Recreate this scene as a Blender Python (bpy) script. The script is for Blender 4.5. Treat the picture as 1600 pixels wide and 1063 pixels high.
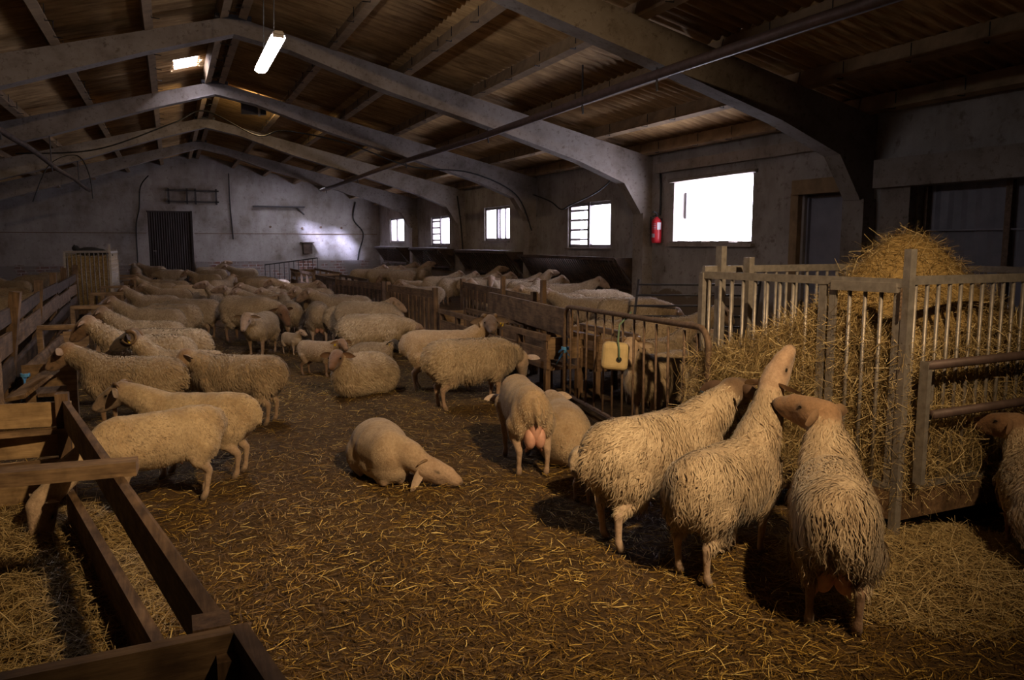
import bpy, math, random
import numpy as np
from mathutils import Vector, Matrix

# ------------------------------------------------------------------ camera, light, exposure
scene = bpy.context.scene
COL = scene.collection
for o in list(bpy.data.objects):
    bpy.data.objects.remove(o)

cam_data = bpy.data.cameras.new('camera')
cam_data.sensor_width = 36.0
cam_data.lens = 27.45
cam_data.clip_end = 300
camera = bpy.data.objects.new('camera', cam_data)
COL.objects.link(camera)
camera.location = (0, 0, 1.6)
camera.rotation_euler = (math.radians(90 - 7.08), 0, math.radians(-23.52))
scene.camera = camera

scene.view_settings.view_transform = 'Standard'
scene.view_settings.look = 'None'
scene.view_settings.gamma = 1.0
scene.view_settings.use_curve_mapping = False
scene.view_settings.exposure = 0.0

# hazy daylight outside
world = bpy.data.worlds.new('daylight')
scene.world = world
world.use_nodes = True
bg = world.node_tree.nodes['Background']
bg.inputs['Color'].default_value = (0.85, 0.83, 1.0, 1)
bg.inputs['Strength'].default_value = 17.0

# low sun, only gets in through the broken roof sheets
sun_data = bpy.data.lights.new('sun_offscreen', 'SUN')
sun_data.energy = 24.0
sun_data.angle = math.radians(9)
sun_data.color = (0.62, 0.64, 1.0)
sun = bpy.data.objects.new('sun_offscreen', sun_data)
COL.objects.link(sun)
sun.rotation_euler = Vector((0.50, 1.0, -0.84)).to_track_quat('-Z', 'Y').to_euler()
sun.location = (-3, -25, 18)

LAMP_MAIN = (1.9, -0.4, 4.15)     # flood lamp hung from the purlins behind the photographer
LAMP_MAIN_W = 1320.0
LAMP_TUBE_W = 62.0                # emission strength of the fluorescent cover
LAMP_FAR_W = 70.0

rng = np.random.default_rng(7)
random.seed(7)

# ------------------------------------------------------------------ helpers
def link(o, parent=None):
    COL.objects.link(o)
    if parent is not None:
        o.parent = parent
    return o

def tag(o, label=None, cat=None, group=None, kind=None):
    if label: o['label'] = label
    if cat: o['category'] = cat
    if group: o['group'] = group
    if kind: o['kind'] = kind
    return o

def empty(name, loc=(0, 0, 0), rz=0.0, parent=None):
    o = bpy.data.objects.new(name, None)
    o.empty_display_size = 0.1
    o.location = loc
    o.rotation_euler = (0, 0, rz)
    return link(o, parent)

def smooth01(t):
    t = np.clip(t, 0, 1)
    return t * t * (3 - 2 * t)

def ground(x, y):
    """height of the trodden litter"""
    x = np.asarray(x, float); y = np.asarray(y, float)
    h = 0.16 * smooth01((x - 4.3) / 2.0) + 0.10 * smooth01((y - 22) / 8.0)
    h = h + 0.012 * np.sin(1.7 * x + 0.6 * y) * np.sin(1.1 * y - 0.7 * x + 1.0) + 0.006 * np.sin(5.1 * x + 1) * np.sin(4.3 * y)
    return h

class MB:
    """collects simple shapes into one mesh"""
    def __init__(self):
        self.v = []; self.f = []
    def add(self, verts, faces):
        b = len(self.v)
        self.v += [tuple(map(float, p)) for p in verts]
        self.f += [tuple(i + b for i in f) for f in faces]
        return self
    def box(self, c, s, R=None, jit=0.0):
        c = Vector(c); hx, hy, hz = s[0] / 2, s[1] / 2, s[2] / 2
        P = []
        for sx, sy, sz in ((-1,-1,-1),(1,-1,-1),(1,1,-1),(-1,1,-1),(-1,-1,1),(1,-1,1),(1,1,1),(-1,1,1)):
            p = Vector((sx*hx, sy*hy, sz*hz))
            if jit: p += Vector((random.uniform(-jit, jit), random.uniform(-jit, jit), random.uniform(-jit, jit)))
            if R is not None: p = R @ p
            P.append(c + p)
        return self.add(P, [(0,3,2,1),(4,5,6,7),(0,1,5,4),(1,2,6,5),(2,3,7,6),(3,0,4,7)])
    def beam(self, p0, p1, w, h, up=(0, 0, 1), jit=0.0):
        """box from p0 to p1; w across, h along up"""
        p0 = Vector(p0); p1 = Vector(p1); d = p1 - p0; L = d.length
        x = d.normalized(); u = Vector(up)
        y = u.cross(x)
        if y.length < 1e-5: y = Vector((0, 1, 0)).cross(x)
        y.normalize(); z = x.cross(y)
        R = Matrix((x, y, z)).transposed()
        return self.box((p0 + p1) / 2, (L, w, h), R, jit)
    def tube(self, pts, r, n=8, cap=True, r1=None):
        pts = [Vector(p) for p in pts]
        m = len(pts); prev = None; V = []
        for i, p in enumerate(pts):
            t = (pts[min(i+1, m-1)] - pts[max(i-1, 0)]).normalized()
            if prev is None:
                a = Vector((0, 0, 1)) if abs(t.z) < 0.9 else Vector((1, 0, 0))
                nrm = t.cross(a).normalized()
            else:
                nrm = (prev - t * prev.dot(t)).normalized()
            prev = nrm; bi = t.cross(nrm)
            rr = r if r1 is None else r + (r1 - r) * i / max(1, m - 1)
            for k in range(n):
                a = 2 * math.pi * k / n
                V.append(p + nrm * (math.cos(a) * rr) + bi * (math.sin(a) * rr))
        F = []
        for i in range(m - 1):
            for k in range(n):
                F.append((i*n+k, i*n+(k+1) % n, (i+1)*n+(k+1) % n, (i+1)*n+k))
        if cap:
            F.append(tuple(range(n))[::-1]); F.append(tuple((m-1)*n+k for k in range(n)))
        return self.add(V, F)
    def cyl(self, p0, p1, r, n=10, r1=None):
        return self.tube([p0, p1], r, n, True, r1)
    def ell(self, c, r, nu=12, nv=8, R=None):
        c = Vector(c); V = []; F = []
        V.append(Vector((0, 0, -r[2])))
        for j in range(1, nv):
            th = -math.pi/2 + math.pi * j / nv
            for i in range(nu):
                a = 2 * math.pi * i / nu
                V.append(Vector((r[0]*math.cos(th)*math.cos(a), r[1]*math.cos(th)*math.sin(a), r[2]*math.sin(th))))
        V.append(Vector((0, 0, r[2])))
        for i in range(nu): F.append((0, 1+(i+1) % nu, 1+i))
        for j in range(nv-2):
            for i in range(nu):
                F.append((1+j*nu+i, 1+j*nu+(i+1) % nu, 1+(j+1)*nu+(i+1) % nu, 1+(j+1)*nu+i))
        last = len(V)-1
        for i in range(nu): F.append((last, 1+(nv-2)*nu+i, 1+(nv-2)*nu+(i+1) % nu))
        if R is not None: V = [R @ v for v in V]
        return self.add([c + v for v in V], F)
    def prism(self, poly, y0, y1):
        """polygon in x,z extruded along y"""
        n = len(poly)
        V = [(p[0], y0, p[1]) for p in poly] + [(p[0], y1, p[1]) for p in poly]
        F = [tuple(range(n)), tuple(range(2*n-1, n-1, -1))]
        for i in range(n):
            j = (i+1) % n
            F.append((j, i, n+i, n+j))
        return self.add(V, F)
    def mesh(self, name, mat=None, smooth=False):
        me = bpy.data.meshes.new(name)
        me.from_pydata(self.v, [], self.f)
        if mat is not None: me.materials.append(mat)
        if smooth:
            me.polygons.foreach_set('use_smooth', [True] * len(me.polygons))
        me.update()
        return me
    def build(self, name, mat, parent=None, smooth=False, loc=None):
        o = bpy.data.objects.new(name, self.mesh(name, mat, smooth))
        if loc is not None: o.location = loc
        return link(o, parent)

def put(name, mesh, parent=None, loc=(0, 0, 0), rot=(0, 0, 0), scale=(1, 1, 1)):
    o = bpy.data.objects.new(name, mesh)
    o.location = loc; o.rotation_euler = rot; o.scale = scale
    return link(o, parent)

def np_mesh(name, V, F3, mat, attrs=None, smooth=False):
    """triangle mesh from arrays"""
    me = bpy.data.meshes.new(name)
    V = np.ascontiguousarray(V, np.float32); F3 = np.ascontiguousarray(F3, np.int32)
    k = F3.shape[1]
    me.vertices.add(len(V)); me.vertices.foreach_set('co', V.ravel())
    me.loops.add(F3.size); me.loops.foreach_set('vertex_index', F3.ravel())
    me.polygons.add(len(F3))
    me.polygons.foreach_set('loop_start', np.arange(0, F3.size, k, dtype=np.int32))
    me.polygons.foreach_set('loop_total', np.full(len(F3), k, np.int32))
    if smooth: me.polygons.foreach_set('use_smooth', np.ones(len(F3), bool))
    me.update(calc_edges=True)
    for nm, (typ, data) in (attrs or {}).items():
        a = me.attributes.new(nm, typ, 'POINT')
        a.data.foreach_set('color' if typ == 'FLOAT_COLOR' else 'value', np.ascontiguousarray(data, np.float32).ravel())
    me.materials.append(mat)
    return me

# ------------------------------------------------------------------ procedural materials
def new_mat(name):
    m = bpy.data.materials.new(name); m.use_nodes = True
    nt = m.node_tree; b = nt.nodes['Principled BSDF']
    return m, nt, b

def N(nt, typ, **kw):
    n = nt.nodes.new(typ)
    for k, v in kw.items():
        if k in n.inputs: n.inputs[k].default_value = v
        else: setattr(n, k, v)
    return n

def coords(nt, kind='Object', scale=(1, 1, 1)):
    tc = N(nt, 'ShaderNodeTexCoord'); mp = N(nt, 'ShaderNodeMapping')
    mp.inputs['Scale'].default_value = scale
    if kind == 'World':
        g = N(nt, 'ShaderNodeNewGeometry'); nt.links.new(g.outputs['Position'], mp.inputs['Vector'])
    else:
        nt.links.new(tc.outputs[kind], mp.inputs['Vector'])
    return mp.outputs['Vector']

def noise(nt, vec, scale, detail=4, rough=0.6):
    n = N(nt, 'ShaderNodeTexNoise', Scale=scale, Detail=detail, Roughness=rough)
    nt.links.new(vec, n.inputs['Vector'])
    return n.outputs['Fac']

def ramp(nt, fac, stops):
    r = N(nt, 'ShaderNodeValToRGB')
    el = r.color_ramp.elements
    while len(el) < len(stops): el.new(0.5)
    for e, (p, c) in zip(el, stops):
        e.position = p; e.color = (*c, 1) if len(c) == 3 else c
    nt.links.new(fac, r.inputs['Fac'])
    return r.outputs['Color']

def mix(nt, fac, a, b, mode='MIX'):
    m = N(nt, 'ShaderNodeMix', data_type='RGBA', blend_type=mode)
    for s, v in ((m.inputs[0], fac), (m.inputs[6], a), (m.inputs[7], b)):
        if hasattr(v, 'is_output'): nt.links.new(v, s)
        elif isinstance(v, (int, float)): s.default_value = v
        else: s.default_value = (*v, 1)
    return m.outputs[2]

def bump(nt, b, height, strength=0.4, dist=0.01):
    n = N(nt, 'ShaderNodeBump', Strength=strength, Distance=dist)
    nt.links.new(height, n.inputs['Height']); nt.links.new(n.outputs['Normal'], b.inputs['Normal'])

def simple(name, col, rough=0.6, metal=0.0, var=0.25, scale=8.0, kind='Object', bmp=0.0, stretch=(1, 1, 1)):
    m, nt, b = new_mat(name)
    v = coords(nt, kind, stretch)
    f = noise(nt, v, scale)
    c = ramp(nt, f, [(0.25, [x * (1 - var) for x in col]), (0.75, [min(1, x * (1 + var)) for x in col])])
    nt.links.new(c, b.inputs['Base Color'])
    b.inputs['Roughness'].default_value = rough; b.inputs['Metallic'].default_value = metal
    if bmp: bump(nt, b, f, bmp, 0.01)
    return m

def wood(name, dark, light, axis=1, scale=3.0):
    m, nt, b = new_mat(name)
    st = [14, 14, 14]; st[axis] = 1.0
    v = coords(nt, 'World', st)
    f = noise(nt, v, scale, 5, 0.65)
    v2 = coords(nt, 'World'); g = noise(nt, v2, 5.0, 4)
    c = ramp(nt, f, [(0.3, dark), (0.7, light)])
    stain = ramp(nt, g, [(0.35, (0.45, 0.42, 0.4)), (0.6, (1, 1, 1))])
    c = mix(nt, 1.0, c, stain, 'MULTIPLY')
    nt.links.new(c, b.inputs['Base Color']); b.inputs['Roughness'].default_value = 0.75
    bump(nt, b, f, 0.35, 0.004)
    return m

M = {}
M['wood_y'] = wood('weathered_wood_y', (0.09, 0.05, 0.028), (0.27, 0.165, 0.09), 1)
M['wood_x'] = wood('weathered_wood_x', (0.13, 0.075, 0.04), (0.40, 0.26, 0.14), 0)
M['wood_z'] = wood('weathered_wood_z', (0.09, 0.05, 0.028), (0.25, 0.15, 0.08), 2)
M['wood_pale'] = wood('pale_new_wood', (0.30, 0.19, 0.09), (0.55, 0.37, 0.19), 0)
M['wood_mid'] = wood('trough_wood', (0.16, 0.095, 0.048), (0.36, 0.23, 0.12), 0)
M['wood_dark'] = wood('dark_stained_wood', (0.035, 0.022, 0.016), (0.12, 0.07, 0.045), 1)
M['galv'] = simple('galvanised_steel', (0.32, 0.29, 0.27), 0.5, 0.55, 0.3, 25)
M['rust'] = simple('rusty_steel', (0.17, 0.11, 0.075), 0.7, 0.25, 0.5, 30, bmp=0.2)
M['pipe'] = simple('brown_pipe', (0.10, 0.065, 0.06), 0.6, 0.2, 0.4, 12)
M['darkmetal'] = simple('dark_metal', (0.05, 0.045, 0.05), 0.55, 0.4, 0.3, 20)
M['cable'] = simple('black_cable', (0.012, 0.011, 0.011), 0.6, 0, 0.2, 20)
M['blue_rope'] = simple('blue_twine', (0.10, 0.32, 0.60), 0.7, 0, 0.2, 40)
M['green_rope'] = simple('green_twine', (0.16, 0.25, 0.16), 0.8, 0, 0.2, 40)
M['red'] = simple('red_paint', (0.62, 0.03, 0.045), 0.3, 0, 0.12, 6)
M['black'] = simple('black_rubber', (0.015, 0.015, 0.016), 0.5, 0, 0.2, 10)
M['white_label'] = simple('white_paper', (0.8, 0.79, 0.85), 0.6, 0, 0.05, 10)
M['grey_label'] = simple('grey_paper', (0.45, 0.47, 0.55), 0.6, 0, 0.3, 60)
M['salt'] = simple('salt_block', (0.62, 0.47, 0.24), 0.7, 0, 0.15, 14, bmp=0.15)
M['yellow'] = simple('yellow_plastic', (0.85, 0.62, 0.04), 0.5, 0, 0.08, 20)
M['eye'] = simple('eye_dark', (0.012, 0.009, 0.007), 0.12, 0, 0.1, 10)
M['pink'] = simple('udder_skin', (0.66, 0.36, 0.27), 0.55, 0, 0.18, 22, bmp=0.1)
M['horn'] = simple('horn', (0.20, 0.125, 0.07), 0.5, 0, 0.5, 30, bmp=0.5, stretch=(1, 1, 1))
M['frame_paint'] = simple('window_frame', (0.22, 0.20, 0.21), 0.5, 0.2, 0.2, 10)
M['cat'] = simple('black_fur', (0.018, 0.016, 0.017), 0.9, 0, 0.3, 40)

def concrete():
    m, nt, b = new_mat('whitewashed_concrete')
    v = coords(nt, 'World'); f = noise(nt, v, 2.2, 6, 0.65); g = noise(nt, v, 14, 5, 0.7)
    c = ramp(nt, f, [(0.28, (0.165, 0.13, 0.105)), (0.5, (0.275, 0.235, 0.21)), (0.75, (0.35, 0.31, 0.285))])
    s = ramp(nt, g, [(0.28, (0.45, 0.38, 0.33)), (0.45, (1, 1, 1))])
    c = mix(nt, 1.0, c, s, 'MULTIPLY')
    nt.links.new(c, b.inputs['Base Color']); b.inputs['Roughness'].default_value = 0.9
    bump(nt, b, g, 0.3, 0.01)
    return m
M['concrete'] = concrete()
M['purlin'] = simple('stained_purlin', (0.27, 0.18, 0.10), 0.9, 0, 0.4, 4, 'World', 0.3)

def plaster(name, k=1.0):
    m, nt, b = new_mat(name)
    v = coords(nt, 'World')
    f = noise(nt, v, 1.1, 7, 0.62); g = noise(nt, v, 7.0, 6, 0.7)
    vs = coords(nt, 'World', (2.2, 2.2, 0.7)); d = noise(nt, vs, 1.3, 6, 0.65)
    c = ramp(nt, f, [(0.3, (0.27*k, 0.225*k, 0.195*k)), (0.48, (0.44*k, 0.40*k, 0.375*k)), (0.7, (0.56*k, 0.52*k, 0.51*k))])
    s = ramp(nt, g, [(0.30, (0.42, 0.34, 0.29)), (0.44, (1, 1, 1))])
    c = mix(nt, 0.8, c, s, 'MULTIPLY')
    t = ramp(nt, d, [(0.30, (0.5, 0.43, 0.38)), (0.55, (1, 1, 1))])
    c = mix(nt, 0.45, c, t, 'MULTIPLY')
    sep = N(nt, 'ShaderNodeSeparateXYZ'); nt.links.new(v, sep.inputs[0])
    ad = N(nt, 'ShaderNodeMath', operation='ADD'); nt.links.new(sep.outputs['Z'], ad.inputs[0])
    ml = N(nt, 'ShaderNodeMath', operation='MULTIPLY'); nt.links.new(f, ml.inputs[0]); ml.inputs[1].default_value = -0.9
    nt.links.new(ml.outputs[0], ad.inputs[1])
    # dried mud splashed on by the animals, with a ragged edge of its own
    mud = ramp(nt, ad.outputs[0], [(0.26, (1, 1, 1)), (0.31, (0, 0, 0))])
    c = mix(nt, mud, c, (0.17, 0.125, 0.085))
    nt.links.new(c, b.inputs['Base Color']); b.inputs['Roughness'].default_value = 0.92
    bump(nt, b, g, 0.5, 0.02)
    return m
M['plaster'] = plaster('dirty_whitewash', 0.76)

def brick_mat():
    m, nt, b = new_mat('old_brick_plinth')
    tc = N(nt, 'ShaderNodeTexCoord'); mp = N(nt, 'ShaderNodeMapping')
    mp.inputs['Rotation'].default_value = (math.radians(90), 0, 0)
    nt.links.new(tc.outputs['Object'], mp.inputs['Vector'])
    br = N(nt, 'ShaderNodeTexBrick', Scale=1.0)
    br.inputs['Color1'].default_value = (0.22, 0.095, 0.07, 1); br.inputs['Color2'].default_value = (0.13, 0.07, 0.055, 1)
    br.inputs['Mortar'].default_value = (0.38, 0.34, 0.33, 1); br.inputs['Brick Width'].default_value = 0.30
    br.inputs['Row Height'].default_value = 0.12; br.inputs['Mortar Size'].default_value = 0.018
    nt.links.new(mp.outputs['Vector'], br.inputs['Vector'])
    v = coords(nt, 'World'); f = noise(nt, v, 1.3, 6, 0.6)
    k = ramp(nt, f, [(0.38, (0, 0, 0)), (0.50, (1, 1, 1))])
    c = mix(nt, k, br.outputs['Color'], (0.22, 0.195, 0.185))
    nt.links.new(c, b.inputs['Base Color']); b.inputs['Roughness'].default_value = 0.9
    bump(nt, b, f, 0.5, 0.03)
    return m
M['brick'] = brick_mat()

def roof_mat():
    m, nt, b = new_mat('fibre_cement_sheet')
    v = coords(nt, 'World'); f = noise(nt, v, 1.6, 6, 0.65)
    vs = coords(nt, 'World', (1.0, 9, 1.0)); d = noise(nt, vs, 2.0, 5, 0.6)
    c = ramp(nt, f, [(0.3, (0.33, 0.20, 0.085)), (0.7, (0.62, 0.40, 0.18))])
    s = ramp(nt, d, [(0.35, (0.5, 0.45, 0.4)), (0.62, (1, 1, 1))])
    c = mix(nt, 0.9, c, s, 'MULTIPLY')
    nt.links.new(c, b.inputs['Base Color']); b.inputs['Roughness'].default_value = 0.95
    bump(nt, b, d, 0.4, 0.02)
    return m
M['roof'] = roof_mat()

def floor_mat():
    m, nt, b = new_mat('trodden_litter')
    v = coords(nt, 'World'); f = noise(nt, v, 2.0, 7, 0.7); g = noise(nt, v, 26, 6, 0.7)
    c = ramp(nt, f, [(0.3, (0.055, 0.030, 0.009)), (0.7, (0.16, 0.090, 0.024))])
    s = ramp(nt, g, [(0.35, (0.45, 0.4, 0.35)), (0.65, (1.25, 1.2, 1.1))])
    c = mix(nt, 1.0, c, s, 'MULTIPLY')
    nt.links.new(c, b.inputs['Base Color']); b.inputs['Roughness'].default_value = 0.9
    bump(nt, b, g, 0.9, 0.03)
    return m
M['floor'] = floor_mat()

def strand_mat(name, stops, rough=0.55):
    m, nt, b = new_mat(name)
    a = N(nt, 'ShaderNodeAttribute', attribute_name='tint')
    c = ramp(nt, a.outputs['Fac'], stops)
    nt.links.new(c, b.inputs['Base Color']); b.inputs['Roughness'].default_value = rough
    return m
M['straw'] = strand_mat('straw', [(0.0, (0.085, 0.045, 0.010)), (0.45, (0.27, 0.155, 0.030)), (0.8, (0.58, 0.38, 0.075)), (1.0, (0.88, 0.70, 0.28))])
M['hay'] = strand_mat('hay', [(0.0, (0.19, 0.125, 0.048)), (0.5, (0.45, 0.325, 0.145)), (1.0, (0.76, 0.61, 0.34))])
M['haybody'] = simple('hay_core', (0.28, 0.185, 0.065), 0.9, 0, 0.5, 30, bmp=0.8)

def fleece_mat(name='wool_locks', stops=None):
    m, nt, b = new_mat(name)
    a = N(nt, 'ShaderNodeAttribute', attribute_name='tint')
    oi = N(nt, 'ShaderNodeObjectInfo')
    v = coords(nt, 'Object'); f = noise(nt, v, 5.0, 4)
    c = ramp(nt, a.outputs['Fac'], stops or [(0.0, (0.31, 0.225, 0.145)), (0.35, (0.46, 0.355, 0.24)), (1.0, (0.64, 0.515, 0.365))])
    s = ramp(nt, f, [(0.3, (0.70, 0.63, 0.55)), (0.6, (1, 1, 1))])
    c = mix(nt, 0.8, c, s, 'MULTIPLY')
    r = ramp(nt, oi.outputs['Random'], [(0.0, (0.80, 0.77, 0.74)), (1.0, (1.05, 1.04, 1.02))])
    c = mix(nt, 1.0, c, r, 'MULTIPLY')
    nt.links.new(c, b.inputs['Base Color']); b.inputs['Roughness'].default_value = 0.85
    b.inputs['Sheen Weight'].default_value = 0.25
    return m
M['fleece'] = fleece_mat()

def body_mat():
    m, nt, b = new_mat('sheep_coat')
    a = N(nt, 'ShaderNodeAttribute', attribute_name='coat')
    oi = N(nt, 'ShaderNodeObjectInfo')
    v = coords(nt, 'Object'); f = noise(nt, v, 45.0, 5, 0.7); g = noise(nt, v, 6.0, 4)
    s = ramp(nt, f, [(0.3, (0.66, 0.60, 0.55)), (0.65, (1.12, 1.1, 1.08))])
    c = mix(nt, 0.8, a.outputs['Color'], s, 'MULTIPLY')
    d = ramp(nt, g, [(0.32, (0.72, 0.65, 0.57)), (0.55, (1, 1, 1))])
    c = mix(nt, 0.8, c, d, 'MULTIPLY')
    r = ramp(nt, oi.outputs['Random'], [(0.0, (0.82, 0.79, 0.76)), (1.0, (1.05, 1.04, 1.02))])
    c = mix(nt, 1.0, c, r, 'MULTIPLY')
    nt.links.new(c, b.inputs['Base Color']); b.inputs['Roughness'].default_value = 0.85
    b.inputs['Sheen Weight'].default_value = 0.15
    bump(nt, b, f, 0.5, 0.012)
    return m
M['coat'] = body_mat()

def emit(name, col, strength):
    m, nt, b = new_mat(name)
    b.inputs['Base Color'].default_value = (0.8, 0.8, 0.8, 1)
    b.inputs['Emission Color'].default_value = (*col, 1)
    b.inputs['Emission Strength'].default_value = strength
    return m

def pane_mat():
    m, nt, b = new_mat('dusty_pane')
    out = nt.nodes['Material Output']
    tr = N(nt, 'ShaderNodeBsdfTransparent'); tr.inputs['Color'].default_value = (0.95, 0.95, 0.97, 1)
    df = N(nt, 'ShaderNodeBsdfTranslucent'); df.inputs['Color'].default_value = (0.9, 0.9, 0.95, 1)
    mx = N(nt, 'ShaderNodeMixShader'); mx.inputs[0].default_value = 0.25
    nt.links.new(tr.outputs[0], mx.inputs[1]); nt.links.new(df.outputs[0], mx.inputs[2]); nt.links.new(mx.outputs[0], out.inputs['Surface'])
    return m
M['pane'] = pane_mat()
M['gate_blue'] = simple('blue_grey_sheet', (0.22, 0.215, 0.26), 0.6, 0.2, 0.25, 3)
M['door_blue'] = simple('blue_grey_door', (0.24, 0.235, 0.285), 0.6, 0.1, 0.2, 3)
M['door_brown'] = simple('brown_sheet', (0.03, 0.02, 0.018), 0.7, 0.1, 0.3, 4)
M['teal_mark'] = simple('teal_marker', (0.12, 0.42, 0.36), 0.8, 0, 0.2, 20)

# ------------------------------------------------------------------ the barn itself
XR, XL, YB, YF = 8.2, -6.6, 33.0, -6.0        # inner faces
RX, RZ = 1.0, 4.85                            # ridge line of the frames
SR, SL = 0.235, 0.272                         # slopes
def frame_top(x):
    return RZ - (SR * (x - RX) if x >= RX else SL * (RX - x))
ROOF_UP = 0.21                                # purlin depth between frames and sheets

# floor
nx, ny = 90, 200
gx = np.linspace(XL - 0.3, XR + 0.3, nx); gy = np.linspace(YF - 0.3, YB + 0.3, ny)
X, Y = np.meshgrid(gx, gy)
V = np.stack([X.ravel(), Y.ravel(), ground(X, Y).ravel()], 1)
idx = np.arange(nx * ny).reshape(ny, nx)
F4 = np.stack([idx[:-1, :-1].ravel(), idx[:-1, 1:].ravel(), idx[1:, 1:].ravel(), idx[1:, :-1].ravel()], 1)
floor = put('floor', np_mesh('floor', V, F4, M['floor'], smooth=True)); tag(floor, kind='structure')

def holed_wall(name, mat, u0, u1, z0, ztop, t, holes, place, nu=None):
    """wall in (u,z) with rectangular holes; place(u,d,z)->xyz, d = depth into the wall"""
    us = sorted(set([u0, u1] + [h[0] for h in holes] + [h[1] for h in holes] + (list(np.linspace(u0, u1, nu)) if nu else [])))
    zs = sorted(set([z0] + [h[2] for h in holes] + [h[3] for h in holes]))
    mb = MB()
    def inhole(u, z):
        return any(h[0] < u < h[1] and h[2] < z < h[3] for h in holes)
    def quad(pts): mb.add([place(*p) for p in pts], [(0, 1, 2, 3)])
    for i in range(len(us) - 1):
        a, b_ = us[i], us[i+1]
        zz = zs + [None]
        for j in range(len(zs)):
            c = zs[j]; d = zs[j+1] if j + 1 < len(zs) else None
            da = d if d is not None else ztop(a); db = d if d is not None else ztop(b_)
            mid = (c + (d if d is not None else c + 0.2)) / 2
            if d is not None and inhole((a+b_)/2, mid): continue
            quad([(a,0,c),(b_,0,c),(b_,0,db),(a,0,da)]); quad([(b_,t,c),(a,t,c),(a,t,da),(b_,t,db)])
    for h in holes:
        a, b_, c, d = h
        quad([(a,0,c),(a,t,c),(b_,t,c),(b_,0,c)]); quad([(a,0,d),(b_,0,d),(b_,t,d),(a,t,d)])
        quad([(a,0,c),(a,0,d),(a,t,d),(a,t,c)]); quad([(b_,0,c),(b_,t,c),(b_,t,d),(b_,0,d)])
    o = mb.build(name, mat); tag(o, kind='structure')
    return o

WIN = [(29.15, 31.2, 1.62, 2.58), (23.85, 25.75, 1.52, 2.47), (19.0, 20.8, 1.66, 2.58), (13.85, 15.7, 1.50, 2.46)]
BIG = (9.63, 11.68, 1.60, 2.66)
DOOR = (7.72, 8.55, -0.3, 2.27)
GATE = (3.6, 6.72, -0.3, 2.28)
holes = WIN + [BIG, DOOR, GATE]
roof_at = lambda x: frame_top(x) + ROOF_UP
holed_wall('wall_right', M['plaster'], YF, YB + 0.3, -0.3, lambda u: roof_at(XR) + 0.02, 0.32, holes, lambda u, d, z: (XR + d, u, z))
holed_wall('wall_left', M['plaster'], YF, YB + 0.3, -0.3, lambda u: roof_at(XL) + 0.02, 0.32, [], lambda u, d, z: (XL - d, u, z))
holed_wall('wall_back', M['plaster'], XL - .32, XR + .32, -0.3, lambda u: roof_at(u) + 0.02, 0.3, [(-0.72, 0.80, -0.3, 2.78)], lambda u, d, z: (u, YB + d, z), nu=24)
holed_wall('wall_front', M['plaster'], XL - .32, XR + .32, -0.3, lambda u: roof_at(u) + 0.02, 0.3, [], lambda u, d, z: (u, YF - d, z), nu=24)

# brick plinth showing at the foot of the back wall
pl = MB(); pl.box((4.55, 0, 0.42), (7.3, 0.12, 0.84)); 
o = pl.build('baseboard_back', M['brick'], loc=(0, YB - 0.05, 0.05)); tag(o, kind='structure')
pl = MB(); pl.box((-3.7, 0, 0.36), (5.8, 0.12, 0.72))
o = pl.build('baseboard_back', M['brick'], loc=(0, YB - 0.05, 0.05)); tag(o, kind='structure')
# horizontal mortar ledge halfway up the back wall
o = MB().box((-3.65, YB - 0.012, 1.98), (5.7, 0.03, 0.03)).box((4.5, YB - 0.012, 1.97), (7.2, 0.03, 0.03)).build('trim_1', M['rust']); tag(o, kind='structure')
# concrete wall beams along the right wall
o = MB().box((XR - 0.05, 9.9, 2.93), (0.12, 4.5, 0.16)).build('trim_2', M['concrete']); tag(o, kind='structure')
o = MB().box((XR - 0.10, 2.2, 2.44), (0.24, 10.0, 0.34)).build('trim_3', M['concrete']); tag(o, kind='structure')
o = MB().box((XR - 0.06, 8.15, 2.37), (0.14, 1.05, 0.20)).build('trim_4', M['purlin']); tag(o, kind='structure')
o = MB().box((XR - 0.03, 10.65, 2.69), (0.08, 2.25, 0.05), None, 0.012).build('trim_5', M['concrete']); tag(o, kind='structure')
o = MB().box((XR - 0.03, 10.65, 1.575), (0.10, 2.2, 0.05), None, 0.014).build('trim_6', M['concrete']); tag(o, kind='structure')
# pilaster strips beside the door
o = MB().box((XR - 0.06, 6.95, 1.15), (0.14, 0.42, 2.3), None, 0.01).build('trim_7', M['concrete']); tag(o, kind='structure')
o = MB().box((XR - 0.03, 8.68, 1.15), (0.08, 0.16, 2.3), None, 0.01).build('trim_8', M['purlin']); tag(o, kind='structure')

# ---- portal frames
FR_T = 0.26
def frame_profile():
    right = [(RX, RZ), (XR, frame_top(XR)), (XR, 2.14), (7.96, 2.14), (7.94, 2.18), (7.60, 2.68), (6.68, 3.03), (4.86, 3.55), (3.23, 3.98), (1.78, 4.45), (RX, 4.60)]
    left = [(RX, RZ), (RX, 4.60), (-0.15, 4.255), (-1.2, 3.90), (-1.95, 3.64), (-3.4, 3.20), (-4.6, 2.84), (-5.4, 2.50), (-6.05, 2.0), (-6.35, 1.85), (XL, 1.85), (XL, frame_top(XL))]
    return right, left
pr, plf = frame_profile()
rafter_r = MB().prism(pr, -FR_T/2, FR_T/2).mesh('rafter', M['concrete'])
rafter_l = MB().prism(plf, -FR_T/2, FR_T/2).mesh('rafter', M['concrete'])
col_r = MB().box((XR - 0.10, 0, 1.0), (0.22, 0.34, 2.3)).mesh('column', M['concrete'])
col_l = MB().box((XL + 0.12, 0, 0.85), (0.26, 0.34, 2.02)).mesh('column', M['concrete'])
ridge_plate = MB().box((RX, 0, RZ - 0.02), (0.5, 0.34, 0.06)).mesh('ridge_plate', M['darkmetal'])
FRAMES = [-2.5, 2.5, 7.5, 12.5, 17.5, 22.5, 27.5]
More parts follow.
